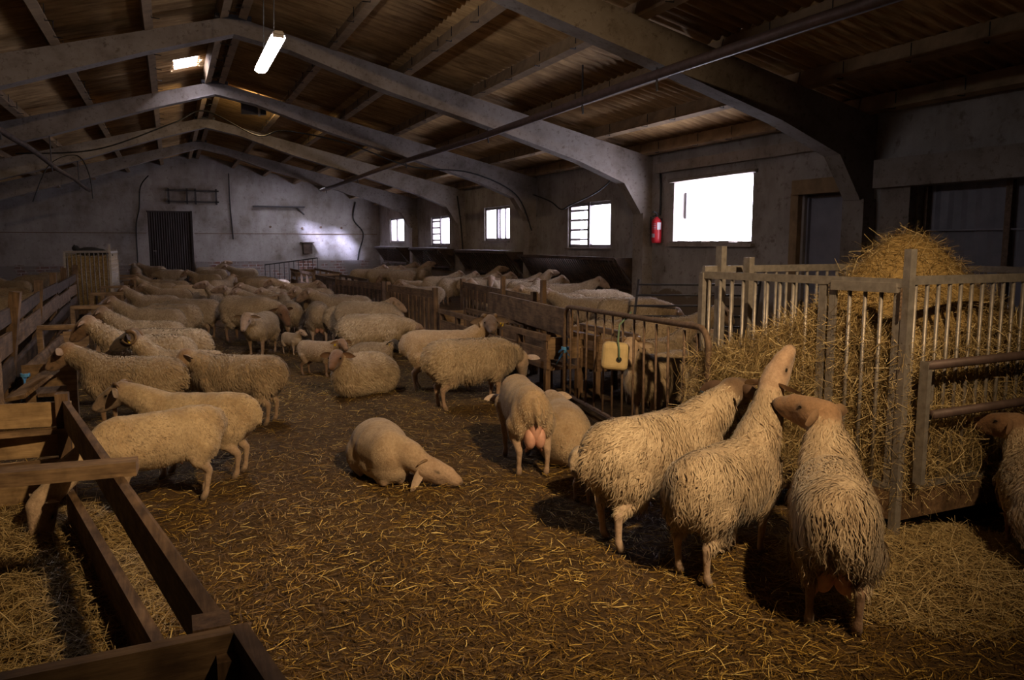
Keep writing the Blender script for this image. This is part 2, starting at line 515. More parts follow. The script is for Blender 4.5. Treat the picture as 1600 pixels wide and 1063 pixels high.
for i, y in enumerate(FRAMES):
    r = empty('portal_frame', (0, y, 0)); tag(r, kind='structure')
    put('rafter', rafter_r, r); put('rafter', rafter_l, r); put('column', col_r, r); put('column', col_l, r); put('ridge_plate', ridge_plate, r)

# ---- roof: corrugated sheets on purlins
ceil = empty('ceiling', (0, 0, 0)); tag(ceil, kind='structure')
def slope_pt(side, s, up=0.0):
    """point on the purlin-top plane, s metres sideways from the ridge"""
    x = RX + s * side
    return x, frame_top(x) + up
sheet_meshes = {}
def sheet_mesh(side, s0, s1, w, tear=False):
    key = (side, round(s0, 2), round(s1, 2), round(w, 2), tear)
    if key in sheet_meshes and not tear: return sheet_meshes[key]
    nper = max(1, round(w / 0.175)); n = nper * 6 + 1
    ys = np.linspace(0, w, n)
    wave = 0.024 * np.cos(2 * np.pi * ys / (w / nper))
    V = []; F = []
    for k, s in enumerate((s0, s1)):
        for lay in (0, 0.008):
            x, z = slope_pt(side, s, ROOF_UP + 0.02 + lay)
            sj = np.zeros(n)
            if tear and (k == 1) == (s1 - s0 < 1.2): sj = np.array([random.uniform(-0.05, 0.05) for _ in range(n)])
            for y, wv, e in zip(ys, wave, sj):
                xx, zz = slope_pt(side, s + e, ROOF_UP + 0.02 + lay)
                V.append((xx, y, zz + wv))
    a, b_, c, d = 0, n, 2*n, 3*n
    for i in range(n - 1):
        F.append((a+i, a+i+1, c+i+1, c+i)); F.append((b_+i, d+i, d+i+1, b_+i+1))
        F.append((a+i, b_+i, b_+i+1, a+i+1)); F.append((c+i, c+i+1, d+i+1, d+i))
    F.append((a, c, d, b_)); F.append((a+n-1, b_+n-1, d+n-1, c+n-1))
    me = MB().add(V, F).mesh('roof_sheet', M['roof'], True)
    sheet_meshes[key] = me
    return me
SW = 1.05
n_sheets = int((YB + 0.3 - YF + 0.3) / SW) + 1
# open places in the roof: (side, row, sheet index) -> shortened sheet
HOLES = {}
def sheet_index(y): return int((y - (YF - 0.3)) / SW)
HOLES[(-1, 0, sheet_index(16.3))] = 0.30
HOLES[(1, 1, sheet_index(29.9))] = 0.15
for side, smax in ((1, XR + 0.35 - RX), (-1, RX - XL + 0.35)):
    rows = [0.0, 2.45, 4.9, smax]
    for ri in range(3):
        s0, s1 = rows[ri], rows[ri+1] + (0.12 if ri < 2 else 0)
        for k in range(n_sheets):
            y = YF - 0.3 + k * SW
            key = (side, ri, k)
            if key in HOLES:
                cut = HOLES[key]
                put('roof_sheet', sheet_mesh(side, s0, s0 + cut, SW, True), ceil, (0, y, 0))
                put('roof_sheet', sheet_mesh(side, s0 + cut + (1.9 if y > 25 else 0.50), s1, SW, True), ceil, (0, y, 0))
            else:
                put('roof_sheet', sheet_mesh(side, s0, s1, SW + 0.02), ceil, (0, y, 0.004 * (k % 2) - 0.006 * ri))
ridge = MB()
ridge.beam((RX - 0.16, YF, RZ + ROOF_UP + 0.02), (RX - 0.16, YB + .3, RZ + ROOF_UP + 0.02), 0.36, 0.02, (0.26, 0, 1))
ridge.beam((RX + 0.16, YF, RZ + ROOF_UP + 0.02), (RX + 0.16, YB + .3, RZ + ROOF_UP + 0.02), 0.36, 0.02, (-0.23, 0, 1))
o = ridge.build('ridge_cap', M['roof'], ceil)

hook_mesh = MB().tube([(0, 0, 0.16), (0, 0.0, 0.0), (0.0, 0.0, -0.03), (0.10, 0.01, -0.035)], 0.006, 5).mesh('hook_bolt', M['cable'])
ys = [YF] + FRAMES + [YB]
purlin_cache = {}
for side in (1, -1):
    for s in ([0.16, 1.45, 2.6, 3.75, 4.9, 6.05, 7.05] if side == 1 else [0.16, 1.15, 2.3, 3.45, 4.6, 5.75, 7.0]):
        x, z = slope_pt(side, s)
        for a, b_ in zip(ys[:-1], ys[1:]):
            L = b_ - a
            key = (side, round(L, 2))
            if key not in purlin_cache:
                up = (0.235, 0, 1) if side == 1 else (-0.272, 0, 1)
                mb = MB().beam((0, 0.01, 0.105), (0, L - 0.01, 0.105), 0.075, 0.20, up)
                mb.beam((-0.03*side, 0.01, 0.02), (-0.03*side, L-0.01, 0.02), 0.115, 0.04, up)
                purlin_cache[key] = mb.mesh('purlin', M['purlin'])
            p = put('purlin', purlin_cache[key], ceil, (x, a, z))
            if -3 < a and b_ < 24:
                for k in range(5):
                    put('hook_bolt', hook_mesh, p, (-0.075 * side, 0.5 + k * 0.95 + random.uniform(-.2, .2), 0.02), (0, 0, random.uniform(-.4, .4) + (math.pi if side == 1 else 0)))

# ---- windows in the right wall
def window(num, h, bars_far=True, bars=4):
    a, b_, c, d = h
    root = empty('window_%d' % num, (XR + 0.07, (a + b_) / 2, c)); tag(root, kind='structure')
    w = b_ - a; hh = d - c; t = 0.07
    fr = MB()
    fr.box((0, 0, t/2), (0.06, w, t)).box((0, 0, hh - t/2), (0.06, w, t)).box((0, -w/2 + t/2, hh/2), (0.06, t, hh)).box((0, w/2 - t/2, hh/2), (0.06, t, hh))
    fr.build('window_frame', M['frame_paint'], root)
    MB().box((-0.01, 0.02, hh/2), (0.08, 0.10, hh)).build('mullion', M['frame_paint'], root)
    # half towards the back wall open with bars, half towards the camera glazed
    MB().box((0.01, -w/4, hh/2), (0.006, w/2 - 0.06, hh - 0.08)).build('pane', M['pane'], root)
    if bars == 4:
        for k in range(4):
            MB().cyl((-0.02, 0.05, hh * (k + 0.85) / 4.6), (-0.02, w/2 - 0.02, hh * (k + 0.85) / 4.6), 0.024, 6).build('bar', M['frame_paint'], root)
    elif bars == 2:
        for yy in (-w*0.27, -w*0.08):
            MB().box((0, yy, hh/2), (0.05, 0.06, hh)).build('bar', M['frame_paint'], root)
    # sill
    MB().box((-0.05, 0, -0.015), (0.16, w + 0.06, 0.03), None, 0.004).build('window_sill', M['concrete'], root)
    # daylight portal in the opening
    pd = bpy.data.lights.new('window_daylight', 'AREA'); pd.shape = 'RECTANGLE'; pd.size = w; pd.size_y = hh
    pd.cycles.is_portal = True
    po = bpy.data.objects.new('window_daylight', pd); COL.objects.link(po); po.parent = root
    po.location = (0.23, 0, hh / 2); po.rotation_euler = (math.radians(90), 0, math.radians(90))
    return root
window(1, WIN[0], bars=0); window(2, WIN[1], bars=4); window(3, WIN[2], bars=2); window(4, WIN[3], bars=4)
# large unglazed opening
root = empty('window_5', (XR + 0.2, (BIG[0] + BIG[1]) / 2, BIG[2])); tag(root, kind='structure')
w = BIG[1] - BIG[0]; hh = BIG[3] - BIG[2]
MB().box((0.05, w/2 - 0.03, hh*0.62), (0.04, 0.05, 0.45)).build('shutter_remnant', M['frame_paint'], root)
sb = MB()
for k in range(9): sb.box((-0.12, -w/2 + (k + .5) * w / 9, 0.012), (0.3, w/9 + 0.01, random.uniform(0.01, 0.05)), None, 0.008)
sb.build('window_sill', M['concrete'], root)
pd = bpy.data.lights.new('window_daylight', 'AREA'); pd.shape = 'RECTANGLE'; pd.size = w; pd.size_y = hh; pd.cycles.is_portal = True
po = bpy.data.objects.new('window_daylight', pd); COL.objects.link(po); po.parent = root
po.location = (0.10, 0, hh / 2); po.rotation_euler = (math.radians(90), 0, math.radians(90))

def corrugated(w, h, pitch, amp, mat, name, parent, loc, rot=(0, 0, 0)):
    n = int(w / pitch) * 4 + 1
    us = np.linspace(-w/2, w/2, n); wv = amp * np.sign(np.cos(2*np.pi*us/pitch)) * np.abs(np.cos(2*np.pi*us/pitch))**0.4
    V = [(u, d, 0) for u, d in zip(us, wv)] + [(u, d, h) for u, d in zip(us, wv)]
    F = [(i, i+1, n+i+1, n+i) for i in range(n-1)]
    o = MB().add(V, F).build(name, mat, parent, False)
    o.location = loc; o.rotation_euler = rot
    md = o.modifiers.new('thick', 'SOLIDIFY'); md.thickness = 0.004
    return o
# door with the grey panel
d1 = empty('door_1', (XR + 0.12, (DOOR[0] + DOOR[1]) / 2, 0.0)); tag(d1, kind='structure')
MB().box((0, 0, 1.12), (0.05, 0.80, 2.26)).build('door_leaf', M['door_blue'], d1)
for yy in (-0.40, 0.40): MB().box((-0.03, yy, 1.12), (0.08, 0.03, 2.28)).build('jamb', M['door_blue'], d1)
MB().box((-0.03, 0, 2.25), (0.08, 0.84, 0.05)).build('lintel', M['wood_dark'], d1)
# sliding gate of ribbed sheets
d2 = empty('door_2', (XR + 0.10, (GATE[0] + GATE[1]) / 2, 0.0)); tag(d2, kind='structure')
for yy, ww in ((1.03, 1.02), (0.0, 1.02), (-1.03, 1.02)):
    corrugated(ww, 2.3, 0.17, 0.012, M['gate_blue'], 'ribbed_sheet', d2, (0.06, yy, -0.02), (0, 0, math.radians(90)))
for yy in (1.54, 0.515, -0.515, -1.54):
    MB().box((0.02, yy, 1.14), (0.06, 0.07, 2.32)).build('stile', M['rust'], d2)
MB().box((0.02, 0, 1.75), (0.03, 3.1, 0.02)).build('rail', M['gate_blue'], d2)
# sheet metal door in the back wall
d3 = empty('door_3', (0.04, YB + 0.02, 0.05)); tag(d3, kind='structure')
corrugated(1.52, 2.72, 0.085, 0.012, M['door_brown'], 'ribbed_sheet', d3, (0, 0, 0.0))
MB().box((0.78, -0.03, 1.38), (0.07, 0.06, 2.80)).build('jamb', M['door_brown'], d3)
MB().box((0, -0.03, 2.74), (1.6, 0.06, 0.06)).build('lintel', M['door_brown'], d3)
MB().cyl((-0.62, -0.05, 1.25), (-0.5, -0.05, 1.25), 0.02, 6).build('handle', M['galv'], d3)
MB().box((0, 0.26, 1.35), (1.5, 0.03, 2.8)).build('door_backing', M['door_brown'], d3)

# ------------------------------------------------------------------ lamps
def lamp_fluorescent():
    root = empty('fluorescent_lamp', (1.02, 8.55, 3.52))
    tag(root, 'lit white fluorescent batten lamp hung from wires below the ridge', 'lamp')
    MB().prism([(-0.04, 0.0), (-0.035, 0.03), (0.035, 0.03), (0.04, 0.0)], -0.80, 0.80).build('housing', M['frame_paint'], root)
    MB().prism([(-0.06, 0.0), (-0.066, -0.025), (-0.035, -0.05), (0.035, -0.05), (0.066, -0.025), (0.06, 0.0)][::-1], -0.76, 0.76).build('diffuser', emit('tube_light', (1.0, 0.94, 0.96), LAMP_TUBE_W), root)
    for y in (-0.75, 0.75):
        MB().box((0, y + math.copysign(0.02, y), -0.005), (0.10, 0.04, 0.05)).build('end_cap', M['frame_paint'], root)
    for y in (-0.45, 0.45):
        MB().tube([(0, y, 0.06), (0.02, y, 0.6), (0, y, 1.42)], 0.006, 5).build('wire', M['cable'], root)
    return root
lamp_fluorescent()

def lamp_flood(name, loc, aim, power, label, radius, col, spot=False):
    root = empty(name, loc); tag(root, label, 'lamp')
    d = (Vector(aim) - Vector(loc)).normalized()
    q = d.to_track_quat('-Z', 'Y').to_matrix()
    sh = MB()
    V = []; F = []
    # open box reflector looking along -Z
    top = [(-.07, -.07, .10), (.07, -.07, .10), (.07, .07, .10), (-.07, .07, .10)]
    bot = [(-.15, -.12, -.04), (.15, -.12, -.04), (.15, .12, -.04), (-.15, .12, -.04)]
    V = [q @ Vector(p) for p in top + bot]
    sh.add(V, [(0, 1, 2, 3), (0, 4, 5, 1), (1, 5, 6, 2), (2, 6, 7, 3), (3, 7, 4, 0)])
    o = sh.build('lamp_shade', M['darkmetal'], root)
    md = o.modifiers.new('thick', 'SOLIDIFY'); md.thickness = 0.006
    MB().ell(tuple(q @ Vector((0, 0, 0.02))), (0.035, 0.035, 0.05), 10, 8).build('bulb', emit(name + '_bulb', col, 20), root, True)
    zc = roof_at(loc[0]) - loc[2]
    MB().tube([(0, 0, 0.05), (0, 0, zc)], 0.01, 6).build('hanger', M['darkmetal'], root)
    ld = bpy.data.lights.new('flood_light_offscreen', 'SPOT' if spot else 'POINT')
    ld.energy = power; ld.color = col; ld.shadow_soft_size = radius
    if spot: ld.spot_size = math.radians(spot[0]); ld.spot_blend = spot[1]
    lo = bpy.data.objects.new('flood_light_offscreen', ld); COL.objects.link(lo); lo.parent = root
    lo.location = q @ Vector((0, 0, -0.10))
    lo.rotation_euler = d.to_track_quat('-Z', 'Y').to_euler()
    return root
lamp_flood('flood_lamp_offscreen', LAMP_MAIN, (1.7, 7.2, 0.0), LAMP_MAIN_W, 'flood lamp hung from the roof purlins above the near end of the barn', 0.05, (1.0, 0.69, 0.37), (82, 1.0))
def lamp_shaded():
    """boxy work lamp strapped behind the third frame; its dark back is turned to the near end"""
    root = empty('shaded_lamp', (1.84, 18.45, 4.54)); tag(root, 'dark boxy lamp strapped behind the roof frame below the ridge', 'lamp')
    sh = MB().box((0, 0, 0), (0.52, 0.03, 0.24)).box((0, 0.06, 0.115), (0.52, 0.12, 0.012)).box((0, 0.06, -0.115), (0.52, 0.12, 0.012))
    sh.box((-0.255, 0.06, 0), (0.012, 0.12, 0.24)).box((0.255, 0.06, 0), (0.012, 0.12, 0.24))
    sh.build('lamp_shade', M['darkmetal'], root)
    MB().cyl((-0.14, 0.07, 0), (0.14, 0.07, 0), 0.018, 8).build('bulb', emit('shaded_lamp_bulb', (1.0, 0.72, 0.36), 20), root, True)
    MB().box((0.11, -0.03, 0.08), (0.05, 0.03, 0.50)).build('strap', M['galv'], root)
    ld = bpy.data.lights.new('shaded_lamp_light', 'POINT'); ld.energy = LAMP_FAR_W; ld.color = (1.0, 0.72, 0.36); ld.shadow_soft_size = 0.05
    lo = bpy.data.objects.new('shaded_lamp_light', ld); COL.objects.link(lo); lo.parent = root; lo.location = (0, 0.20, 0.0)
lamp_shaded()

# ------------------------------------------------------------------ pipes, cables, wall things
def pipe(name, p0, p1, r, mat, label, cat, hangers=()):
    p0 = Vector(p0); p1 = Vector(p1)
    root = empty(name, p0); tag(root, label, cat)
    L = p1 - p0; n = 12
    pts = [L * (i / n) + Vector((0, 0, -0.02 * math.sin(i * 1.3))) for i in range(n + 1)]
    MB().tube(pts, r, 10).build('pipe_run', mat, root, True)
    for y in hangers:
        t = (y - p0.y) / (p1.y - p0.y); c = L * t
        zt = frame_top(p0.x) - 0.05 - p0.z
        MB().tube([c + Vector((0, 0, -r)), c + Vector((0.0, 0, zt))], 0.012, 5).build('hanger', M['darkmetal'], root)
        MB().tube([c + Vector((0, 0, -r)), c + Vector((0.01, 0, -r - 0.10))], 0.014, 6).build('drip_nipple', M['darkmetal'], root)
    return root
pipe('water_pipe', (5.0, -2.4, 3.40), (5.0, 28.4, 3.46), 0.055, M['pipe'], 'long brown pipe slung under the roof frames along the barn', 'pipe', (2.5, 7.5, 9.2, 12.5, 17.5, 22.5, 27.4))
pipe('roof_pole', (-2.0, 11.0, 3.12), (-2.0, 25.5, 3.08), 0.045, M['wood_dark'], 'thin dark pole slung under the roof frames over the plank fence', 'pole', (12.5, 17.5, 22.5))

def cable(pts, r, label, sub=10):
    P = [Vector(p) for p in pts]; out = []
    for i in range(len(P) - 1):
        a, b_ = P[max(i-1, 0)], P[i]; c, d = P[i+1], P[min(i+2, len(P)-1)]
        for k in range(sub):
            t = k / sub
            out.append(0.5 * ((2*b_) + (c - a)*t + (2*a - 5*b_ + 4*c - d)*t*t + (3*b_ - a - 3*c + d)*t**3))
    out.append(P[-1])
    o0 = P[0].copy()
    o = MB().tube([p - o0 for p in out], r, 5).build('cable', M['cable'], smooth=True, loc=o0)
    tag(o, label, 'cable')
    return o
cable([(-3.0, 20.4, 3.55), (-1.4, 20.1, 3.68), (0.2, 19.9, 4.32), (0.9, 19.8, 4.62), (1.9, 18.6, 3.98), (2.4, 17.9, 4.02), (3.6, 17.3, 3.75), (5.0, 17.2, 3.3), (6.4, 17.1, 3.2), (7.6, 17.25, 2.75), (8.05, 17.3, 1.9)], 0.016, 'sagging black cable strung along the lit roof frame down to the wall')
cable([(8.05, 17.2, 2.75), (8.05, 16.3, 2.55), (8.05, 15.75, 2.35), (8.05, 15.3, 2.42), (8.05, 14.2, 2.62), (8.05, 13.6, 2.85), (8.05, 13.5, 3.1)], 0.016, 'black cable drooping over the barred window')
cable([(8.17, 12.1, 3.0), (8.17, 12.05, 2.6), (8.17, 12.05, 2.1)], 0.02, 'black cable running down to the fire extinguisher')
cable([(-0.6, 32.6, 4.1), (-0.9, 32.93, 3.7), (-0.98, 32.95, 2.9), (-1.12, 32.95, 2.2), (-1.14, 32.95, 0.6)], 0.022, 'black cable hanging down the back wall beside the brown door')
cable([(2.25, 32.9, 4.3), (2.25, 32.95, 3.2), (2.3, 32.95, 2.2), (2.32, 32.95, 1.75)], 0.022, 'straight black cable ending halfway up the back wall')
cable([(7.2, 32.95, 3.3), (7.1, 32.95, 2.6), (7.5, 32.95, 2.0), (7.3, 32.95, 1.2), (7.2, 32.95, 0.5)], 0.028, 'thick black cable curving down the back wall corner')
cable([(-3.0, 22.3, 2.6), (-2.6, 22.37, 3.5), (-2.0, 22.37, 3.75), (-1.75, 22.3, 3.3), (-1.7, 22.3, 2.7)], 0.014, 'looped black cable dangling under the left roof frame')
cable([(7.95, 22.37, 3.0), (8.05, 22.33, 2.1), (8.1, 22.32, 1.3)], 0.02, 'black cable running down beside the two-pane window')

# wall rack high on the gable
r = empty('gable_bracket', (0.9, YB - 0.12, 3.6)); tag(r, 'dark iron bracket frame fixed high on the back gable wall', 'bracket')
for z in (0.0, -0.42): MB().box((0, 0, z), (1.9, 0.08, 0.06)).build('rail', M['darkmetal'], r)
for x in (-0.85, -0.2, 0.1, 0.85): MB().box((x, 0, -0.22), (0.07, 0.08, 0.6)).build('upright', M['darkmetal'], r)
# small shelf box and hurdle by the back wall
r = empty('wall_box', (5.15, YB - 0.22, 1.38)); tag(r, 'small dark box jutting from the back wall', 'box')
MB().box((0, 0, 0), (0.34, 0.4, 0.42)).build('box_body', M['wood_dark'], r); MB().box((0, -0.02, 0.24), (0.5, 0.46, 0.04)).build('lid', M['wood_dark'], r)
r = empty('gable_shelf', (4.1, YB - 0.15, 3.05)); tag(r, 'thin metal shelf arm fixed below the rafter on the back wall', 'shelf')
MB().box((0, 0, 0), (2.0, 0.25, 0.05)).build('shelf_board', M['darkmetal'], r); MB().beam((0.7, 0.05, -0.02), (1.0, 0.1, -0.3), 0.04, 0.04).build('brace', M['darkmetal'], r)
# tarnished marks left by bolts
for x, z in ((3.75, 2.25), (5.0, 2.2), (5.75, 2.25), (6.6, 2.22)):
    o = MB().cyl((x, YB, z), (x, YB - 0.04, z), 0.05, 8).build('wall_bolt', M['rust']); tag(o, 'rusty bolt head in the stained back wall', 'bolt', 'bolts in the back wall')

# ------------------------------------------------------------------ fire extinguisher
def extinguisher():
    root = empty('fire_extinguisher', (8.10, 12.05, 1.60))
    tag(root, 'red fire extinguisher hung on the concrete column beside the big window', 'extinguisher')
    prof = [(0.0, 0.0), (0.075, 0.0), (0.088, 0.02), (0.09, 0.05), (0.09, 0.36), (0.08, 0.41), (0.05, 0.44), (0.03, 0.455), (0.03, 0.47), (0, 0.47)]
    n = 20; V = []; F = []
    for i in range(n):
        a = 2*math.pi*i/n
        for r_, z in prof: V.append((r_*math.cos(a), r_*math.sin(a), z))
    m = len(prof)
    for i in range(n):
        for k in range(m-1):
            F.append((i*m+k, ((i+1) % n)*m+k, ((i+1) % n)*m+k+1, i*m+k+1))
    MB().add(V, F).build('cylinder', M['red'], root, True)
    MB().cyl((0, 0, 0.46), (0, 0, 0.53), 0.022, 10).build('valve', M['darkmetal'], root)
    MB().beam((0.02, 0, 0.53), (-0.10, -0.03, 0.56), 0.03, 0.02).build('handle', M['black'], root)
    MB().tube([(0, 0.03, 0.5), (-0.07, 0.09, 0.46), (-0.05, 0.115, 0.3), (-0.03, 0.11, 0.06)], 0.012, 6).build('hose', M['black'], root, True)
    def band(a0, a1, z0, z1, mat, nm):
        V = []; F = []; k = 6
        for i in range(k+1):
            a = a0 + (a1-a0)*i/k
            V += [(0.0915*math.cos(a), 0.0915*math.sin(a), z0), (0.0915*math.cos(a), 0.0915*math.sin(a), z1)]
        for i in range(k): F.append((2*i, 2*i+2, 2*i+3, 2*i+1))
        MB().add(V, F).build(nm, mat, root.children[0], True)
    # camera is towards -y, -x
    f = math.atan2(-12.05, -8.10)
    cy = root.children[0]
    band(f + 0.1, f + 1.0, 0.24, 0.37, M['white_label'], 'label')
    band(f - 1.2, f - 0.35, 0.10, 0.17, M['grey_label'], 'label')
    for k in range(4): band(f - 1.0, f - 0.1, 0.25 + k*0.03, 0.256 + k*0.03, M['grey_label'], 'printed_line')
    MB().box((0.07, 0.0, 0.42), (0.10, 0.08, 0.05)).build('wall_bracket', M['darkmetal'], root)
    return root
extinguisher()

# ------------------------------------------------------------------ hay racks on the right wall
def wall_rack(y0, y1, ztop, nslat, label, mat, lid=False):
    root = empty('hay_rack', (XR - 0.1, (y0 + y1) / 2, 0)); tag(root, label, 'hay rack')
    L = y1 - y0
    MB().box((-0.45, 0, ztop), (0.06, L, 0.06)).build('top_rail', mat, root)
    MB().box((-0.05, 0, ztop - 0.55), (0.08, L, 0.06)).build('bottom_rail', mat, root)
    for s in (-1, 1):
        MB().add([(0.05, s*L/2 - 0.02, ztop - 0.55), (0.05, s*L/2 - 0.02, ztop + 0.02), (-0.48, s*L/2 - 0.02, ztop + 0.02), (0.05, s*L/2 + 0.02, ztop - 0.55), (0.05, s*L/2 + 0.02, ztop + 0.02), (-0.48, s*L/2 + 0.02, ztop + 0.02)],
                 [(0, 1, 2), (5, 4, 3), (0, 3, 4, 1), (1, 4, 5, 2), (2, 5, 3, 0)]).build('end_board', mat, root)
    sl = MB().beam((-0.05, 0, ztop - 0.55), (-0.45, -0.06, ztop), 0.045, 0.02).mesh('slat', mat)
    for k in range(nslat):
        put('slat', sl, root, (0, -L/2 + (k + 0.5) * L / nslat, 0))
    if lid:
        MB().box((-0.3, 0, ztop + 0.045), (0.42, L * 0.85, 0.02)).build('lid_board', M['frame_paint'], root)
    return root
wall_rack(12.75, 17.2, 1.30, 46, 'long slatted hay rack fixed below the barred window by the extinguisher', M['wood_dark'], False)
wall_rack(18.0, 21.9, 1.36, 26, 'dark hay rack with pale top board below the two-pane window', M['wood_dark'], True)
wall_rack(23.3, 26.6, 1.40, 18, 'dark hay rack below the second window from the back wall', M['wood_dark'], True)
wall_rack(28.2, 31.6, 1.42, 18, 'dark hay rack below the window nearest the back wall', M['wood_dark'], True)

# ------------------------------------------------------------------ strands (straw and hay)
def strands(P, D, Nn, L, w, tint, mat, name, bend=0.0):
    """flat thin stalks: centre P, direction D, face normal Nn, two segments each"""
    n = len(P)
    S = np.cross(D, Nn); S /= np.linalg.norm(S, axis=1, keepdims=True) + 1e-9
    L = L[:, None]; w = w[:, None]
    mid = P + (rng.normal(0, 1, (n, 3)) * bend * L)
    a = P - D * L / 2; b_ = P + D * L / 2
    V = np.stack([a - S*w/2, a + S*w/2, mid - S*w/2, mid + S*w/2, b_ - S*w/2*0.7, b_ + S*w/2*0.7], 1).reshape(-1, 3)
    base = (np.arange(n) * 6)[:, None]
    F = np.concatenate([base + np.array([[0, 1, 3, 2]]), base + np.array([[2, 3, 5, 4]])], 0)
    t = np.repeat(tint, 6)
    return np_mesh(name, V, F, mat, {'tint': ('FLOAT', t)})

# ------------------------------------------------------------------ hay feeders with tubular bars
def hay_heap(nm, quad, z_at, n, label_parent, rough=0.05):
    pass

def feeder(name, P0, P1, P2, zt, label, bars_left, bars_right, hay_top, hay_z0=0.25, dens=9000, post_up=0.16, extra=True, puff=1.0):
    """P0 near corner, P1 end of the left side, P2 end of the right side (xy)."""
    P0 = Vector((*P0, 0)); P1 = Vector((*P1, 0)); P2 = Vector((*P2, 0)); P3 = P1 + P2 - P0
    gz = float(ground(P0.x, P0.y))
    root = empty(name, (P0.x, P0.y, gz)); tag(root, label, 'hay feeder')
    a = P1 - P0; b_ = P2 - P0; O = Vector((0, 0, 0))
    zt -= gz
    def V3(p, z): return Vector((p.x, p.y, z))
    # runners and base boards
    for p, q in ((O, a), (O, b_), (a, a + b_), (b_, a + b_)):
        MB().beam(V3(p, 0.21), V3(q, 0.21), 0.03, 0.16).build('base_board', M['wood_y'], root)
    for p in (O, a, b_, a + b_):
        MB().beam(V3(p, -0.03), V3(p, zt + (post_up if p == O else 0.0)), 0.042, 0.042, (1, 0, 0)).build('post', M['galv'], root)
    def side(p, q, n, zr, tube=False):
        d = (q - p).normalized()
        MB().beam(V3(p, zr), V3(q, zr), 0.03, 0.045).build('top_rail', M['galv'], root)
        MB().beam(V3(p, 0.30), V3(q, 0.30), 0.03, 0.04).build('bottom_rail', M['galv'], root)
        L = (q - p).length
        bm = MB().cyl((0, 0, 0.28), (0, 0, zr - 0.01), 0.0105, 8).mesh('bar', M['galv'], True)
        for k in range(n):
            c = p + d * (L * (k + 0.6) / (n + 0.2))
            put('bar', bm, root, (c.x, c.y, 0))
    side(O, a, bars_left, zt - 0.015); side(O, b_, bars_right, zt); side(a, a + b_, max(6, bars_right - 2), zt + 0.02); side(b_, a + b_, bars_left, zt)
    if extra:
        # hinged door panel next to the near post, chain, low feeding rails
        d = a.normalized()
        c0 = d * 0.05; c1 = d * 0.42
        for c in (c0, c1, c1 + d * 0.06):
            MB().beam(V3(c, 0.28), V3(c, zt - 0.02), 0.02, 0.04, d).build('door_stile', M['galv'], root)
        out = Vector((-a.y, a.x, 0)).normalized()
        if out.dot(b_) > 0: out = -out
        MB().beam(V3(c0 + out * 0.02, zt - 0.04), V3(c1 + out * 0.02, zt - 0.04), 0.025, 0.05).build('door_rail', M['galv'], root)
        ch = [(out * 0.03 + d * 0.02) + Vector((0, 0, zt - 0.05 - 0.02 * k)) for k in range(8)]
        for k, c in enumerate(ch):
            MB().ell(tuple(c), (0.008, 0.006, 0.013), 6, 4).build('chain_link', M['rust'], root)
        e = b_.normalized(); outb = Vector((e.y, -e.x, 0))
        if outb.dot(a) > 0: outb = -outb
        for z, s0 in ((0.97, 0.04), (0.71, 0.10)):
            MB().tube([V3(e * s0 + outb * 0.10, z), V3(e * 1.0 + outb * 0.10, z + 0.01), V3(b_ + outb * 0.10, z + 0.02)], 0.024, 10).build('feed_rail', M['pipe'], root, True)
        MB().beam(V3(e * 0.05 + outb * 0.09, 0.35), V3(e * 0.05 + outb * 0.09, 0.99), 0.05, 0.03, e).build('rail_upright', M['galv'], root)
        # tall posts rising behind the far end
        for c, h1 in ((a * 0.98 + b_ * 0.05, 0.17), (a * 0.88 + b_ * 0.09, 0.10)):
            MB().beam(V3(c, 0.2), V3(c, zt + h1), 0.06, 0.04, (1, 0, 0)).build('tall_post', M['galv'], root)
    # hay: lumpy heap filling the crate
    n1, n2 = 26, 26
    V = []; F = []
    av, bv = np.array(a), np.array(b_)
    for i in range(n1 + 1):
        for j in range(n2 + 1):
            u, v = i / n1, j / n2
            p = av * (0.04 + 0.92*u) + bv * (0.04 + 0.92*v)
            V.append((p[0], p[1], hay_top(u, v) - gz + 0.03 * math.sin(9*u + 3*v) * math.sin(11*v - 4*u)))
    nb = len(V); idx = lambda i, j: i * (n2 + 1) + j
    for i in range(n1):
        for j in range(n2): F.append((idx(i, j), idx(i, j+1), idx(i+1, j+1), idx(i+1, j)))
    ring = [idx(i, 0) for i in range(n1)] + [idx(n1, j) for j in range(n2)] + [idx(i, n2) for i in range(n1, 0, -1)] + [idx(0, j) for j in range(n2, 0, -1)]
    for k in ring:
        x, y, z = V[k]; V.append((x, y, hay_z0))
    for k in range(len(ring)):
        k2 = (k + 1) % len(ring)
        F.append((ring[k], ring[k2], nb + k2, nb + k))
    core = MB().add(V, F).build('hay_core', M['haybody'], root, True); tag(core, kind='stuff')
    # stalks on the top and sticking out through the near sides
    T = []
    m1 = dens // 2
    u = rng.random(m1); v = rng.random(m1)
    zz = np.array([hay_top(a_, b2) for a_, b2 in zip(u, v)]) - gz + 0.03*np.sin(9*u+3*v)*np.sin(11*v-4*u)
    P = np.outer(0.04 + 0.92*u, av) + np.outer(0.04 + 0.92*v, bv); P[:, 2] = zz + rng.uniform(-0.02, 0.03, m1)
    D = rng.normal(0, 1, (m1, 3)); D[:, 2] *= 0.28; D /= np.linalg.norm(D, axis=1, keepdims=True)
    Nn = rng.normal(0, 0.35, (m1, 3)); Nn[:, 2] += 1
    Ps, Ds, Ns = [P], [D], [Nn]
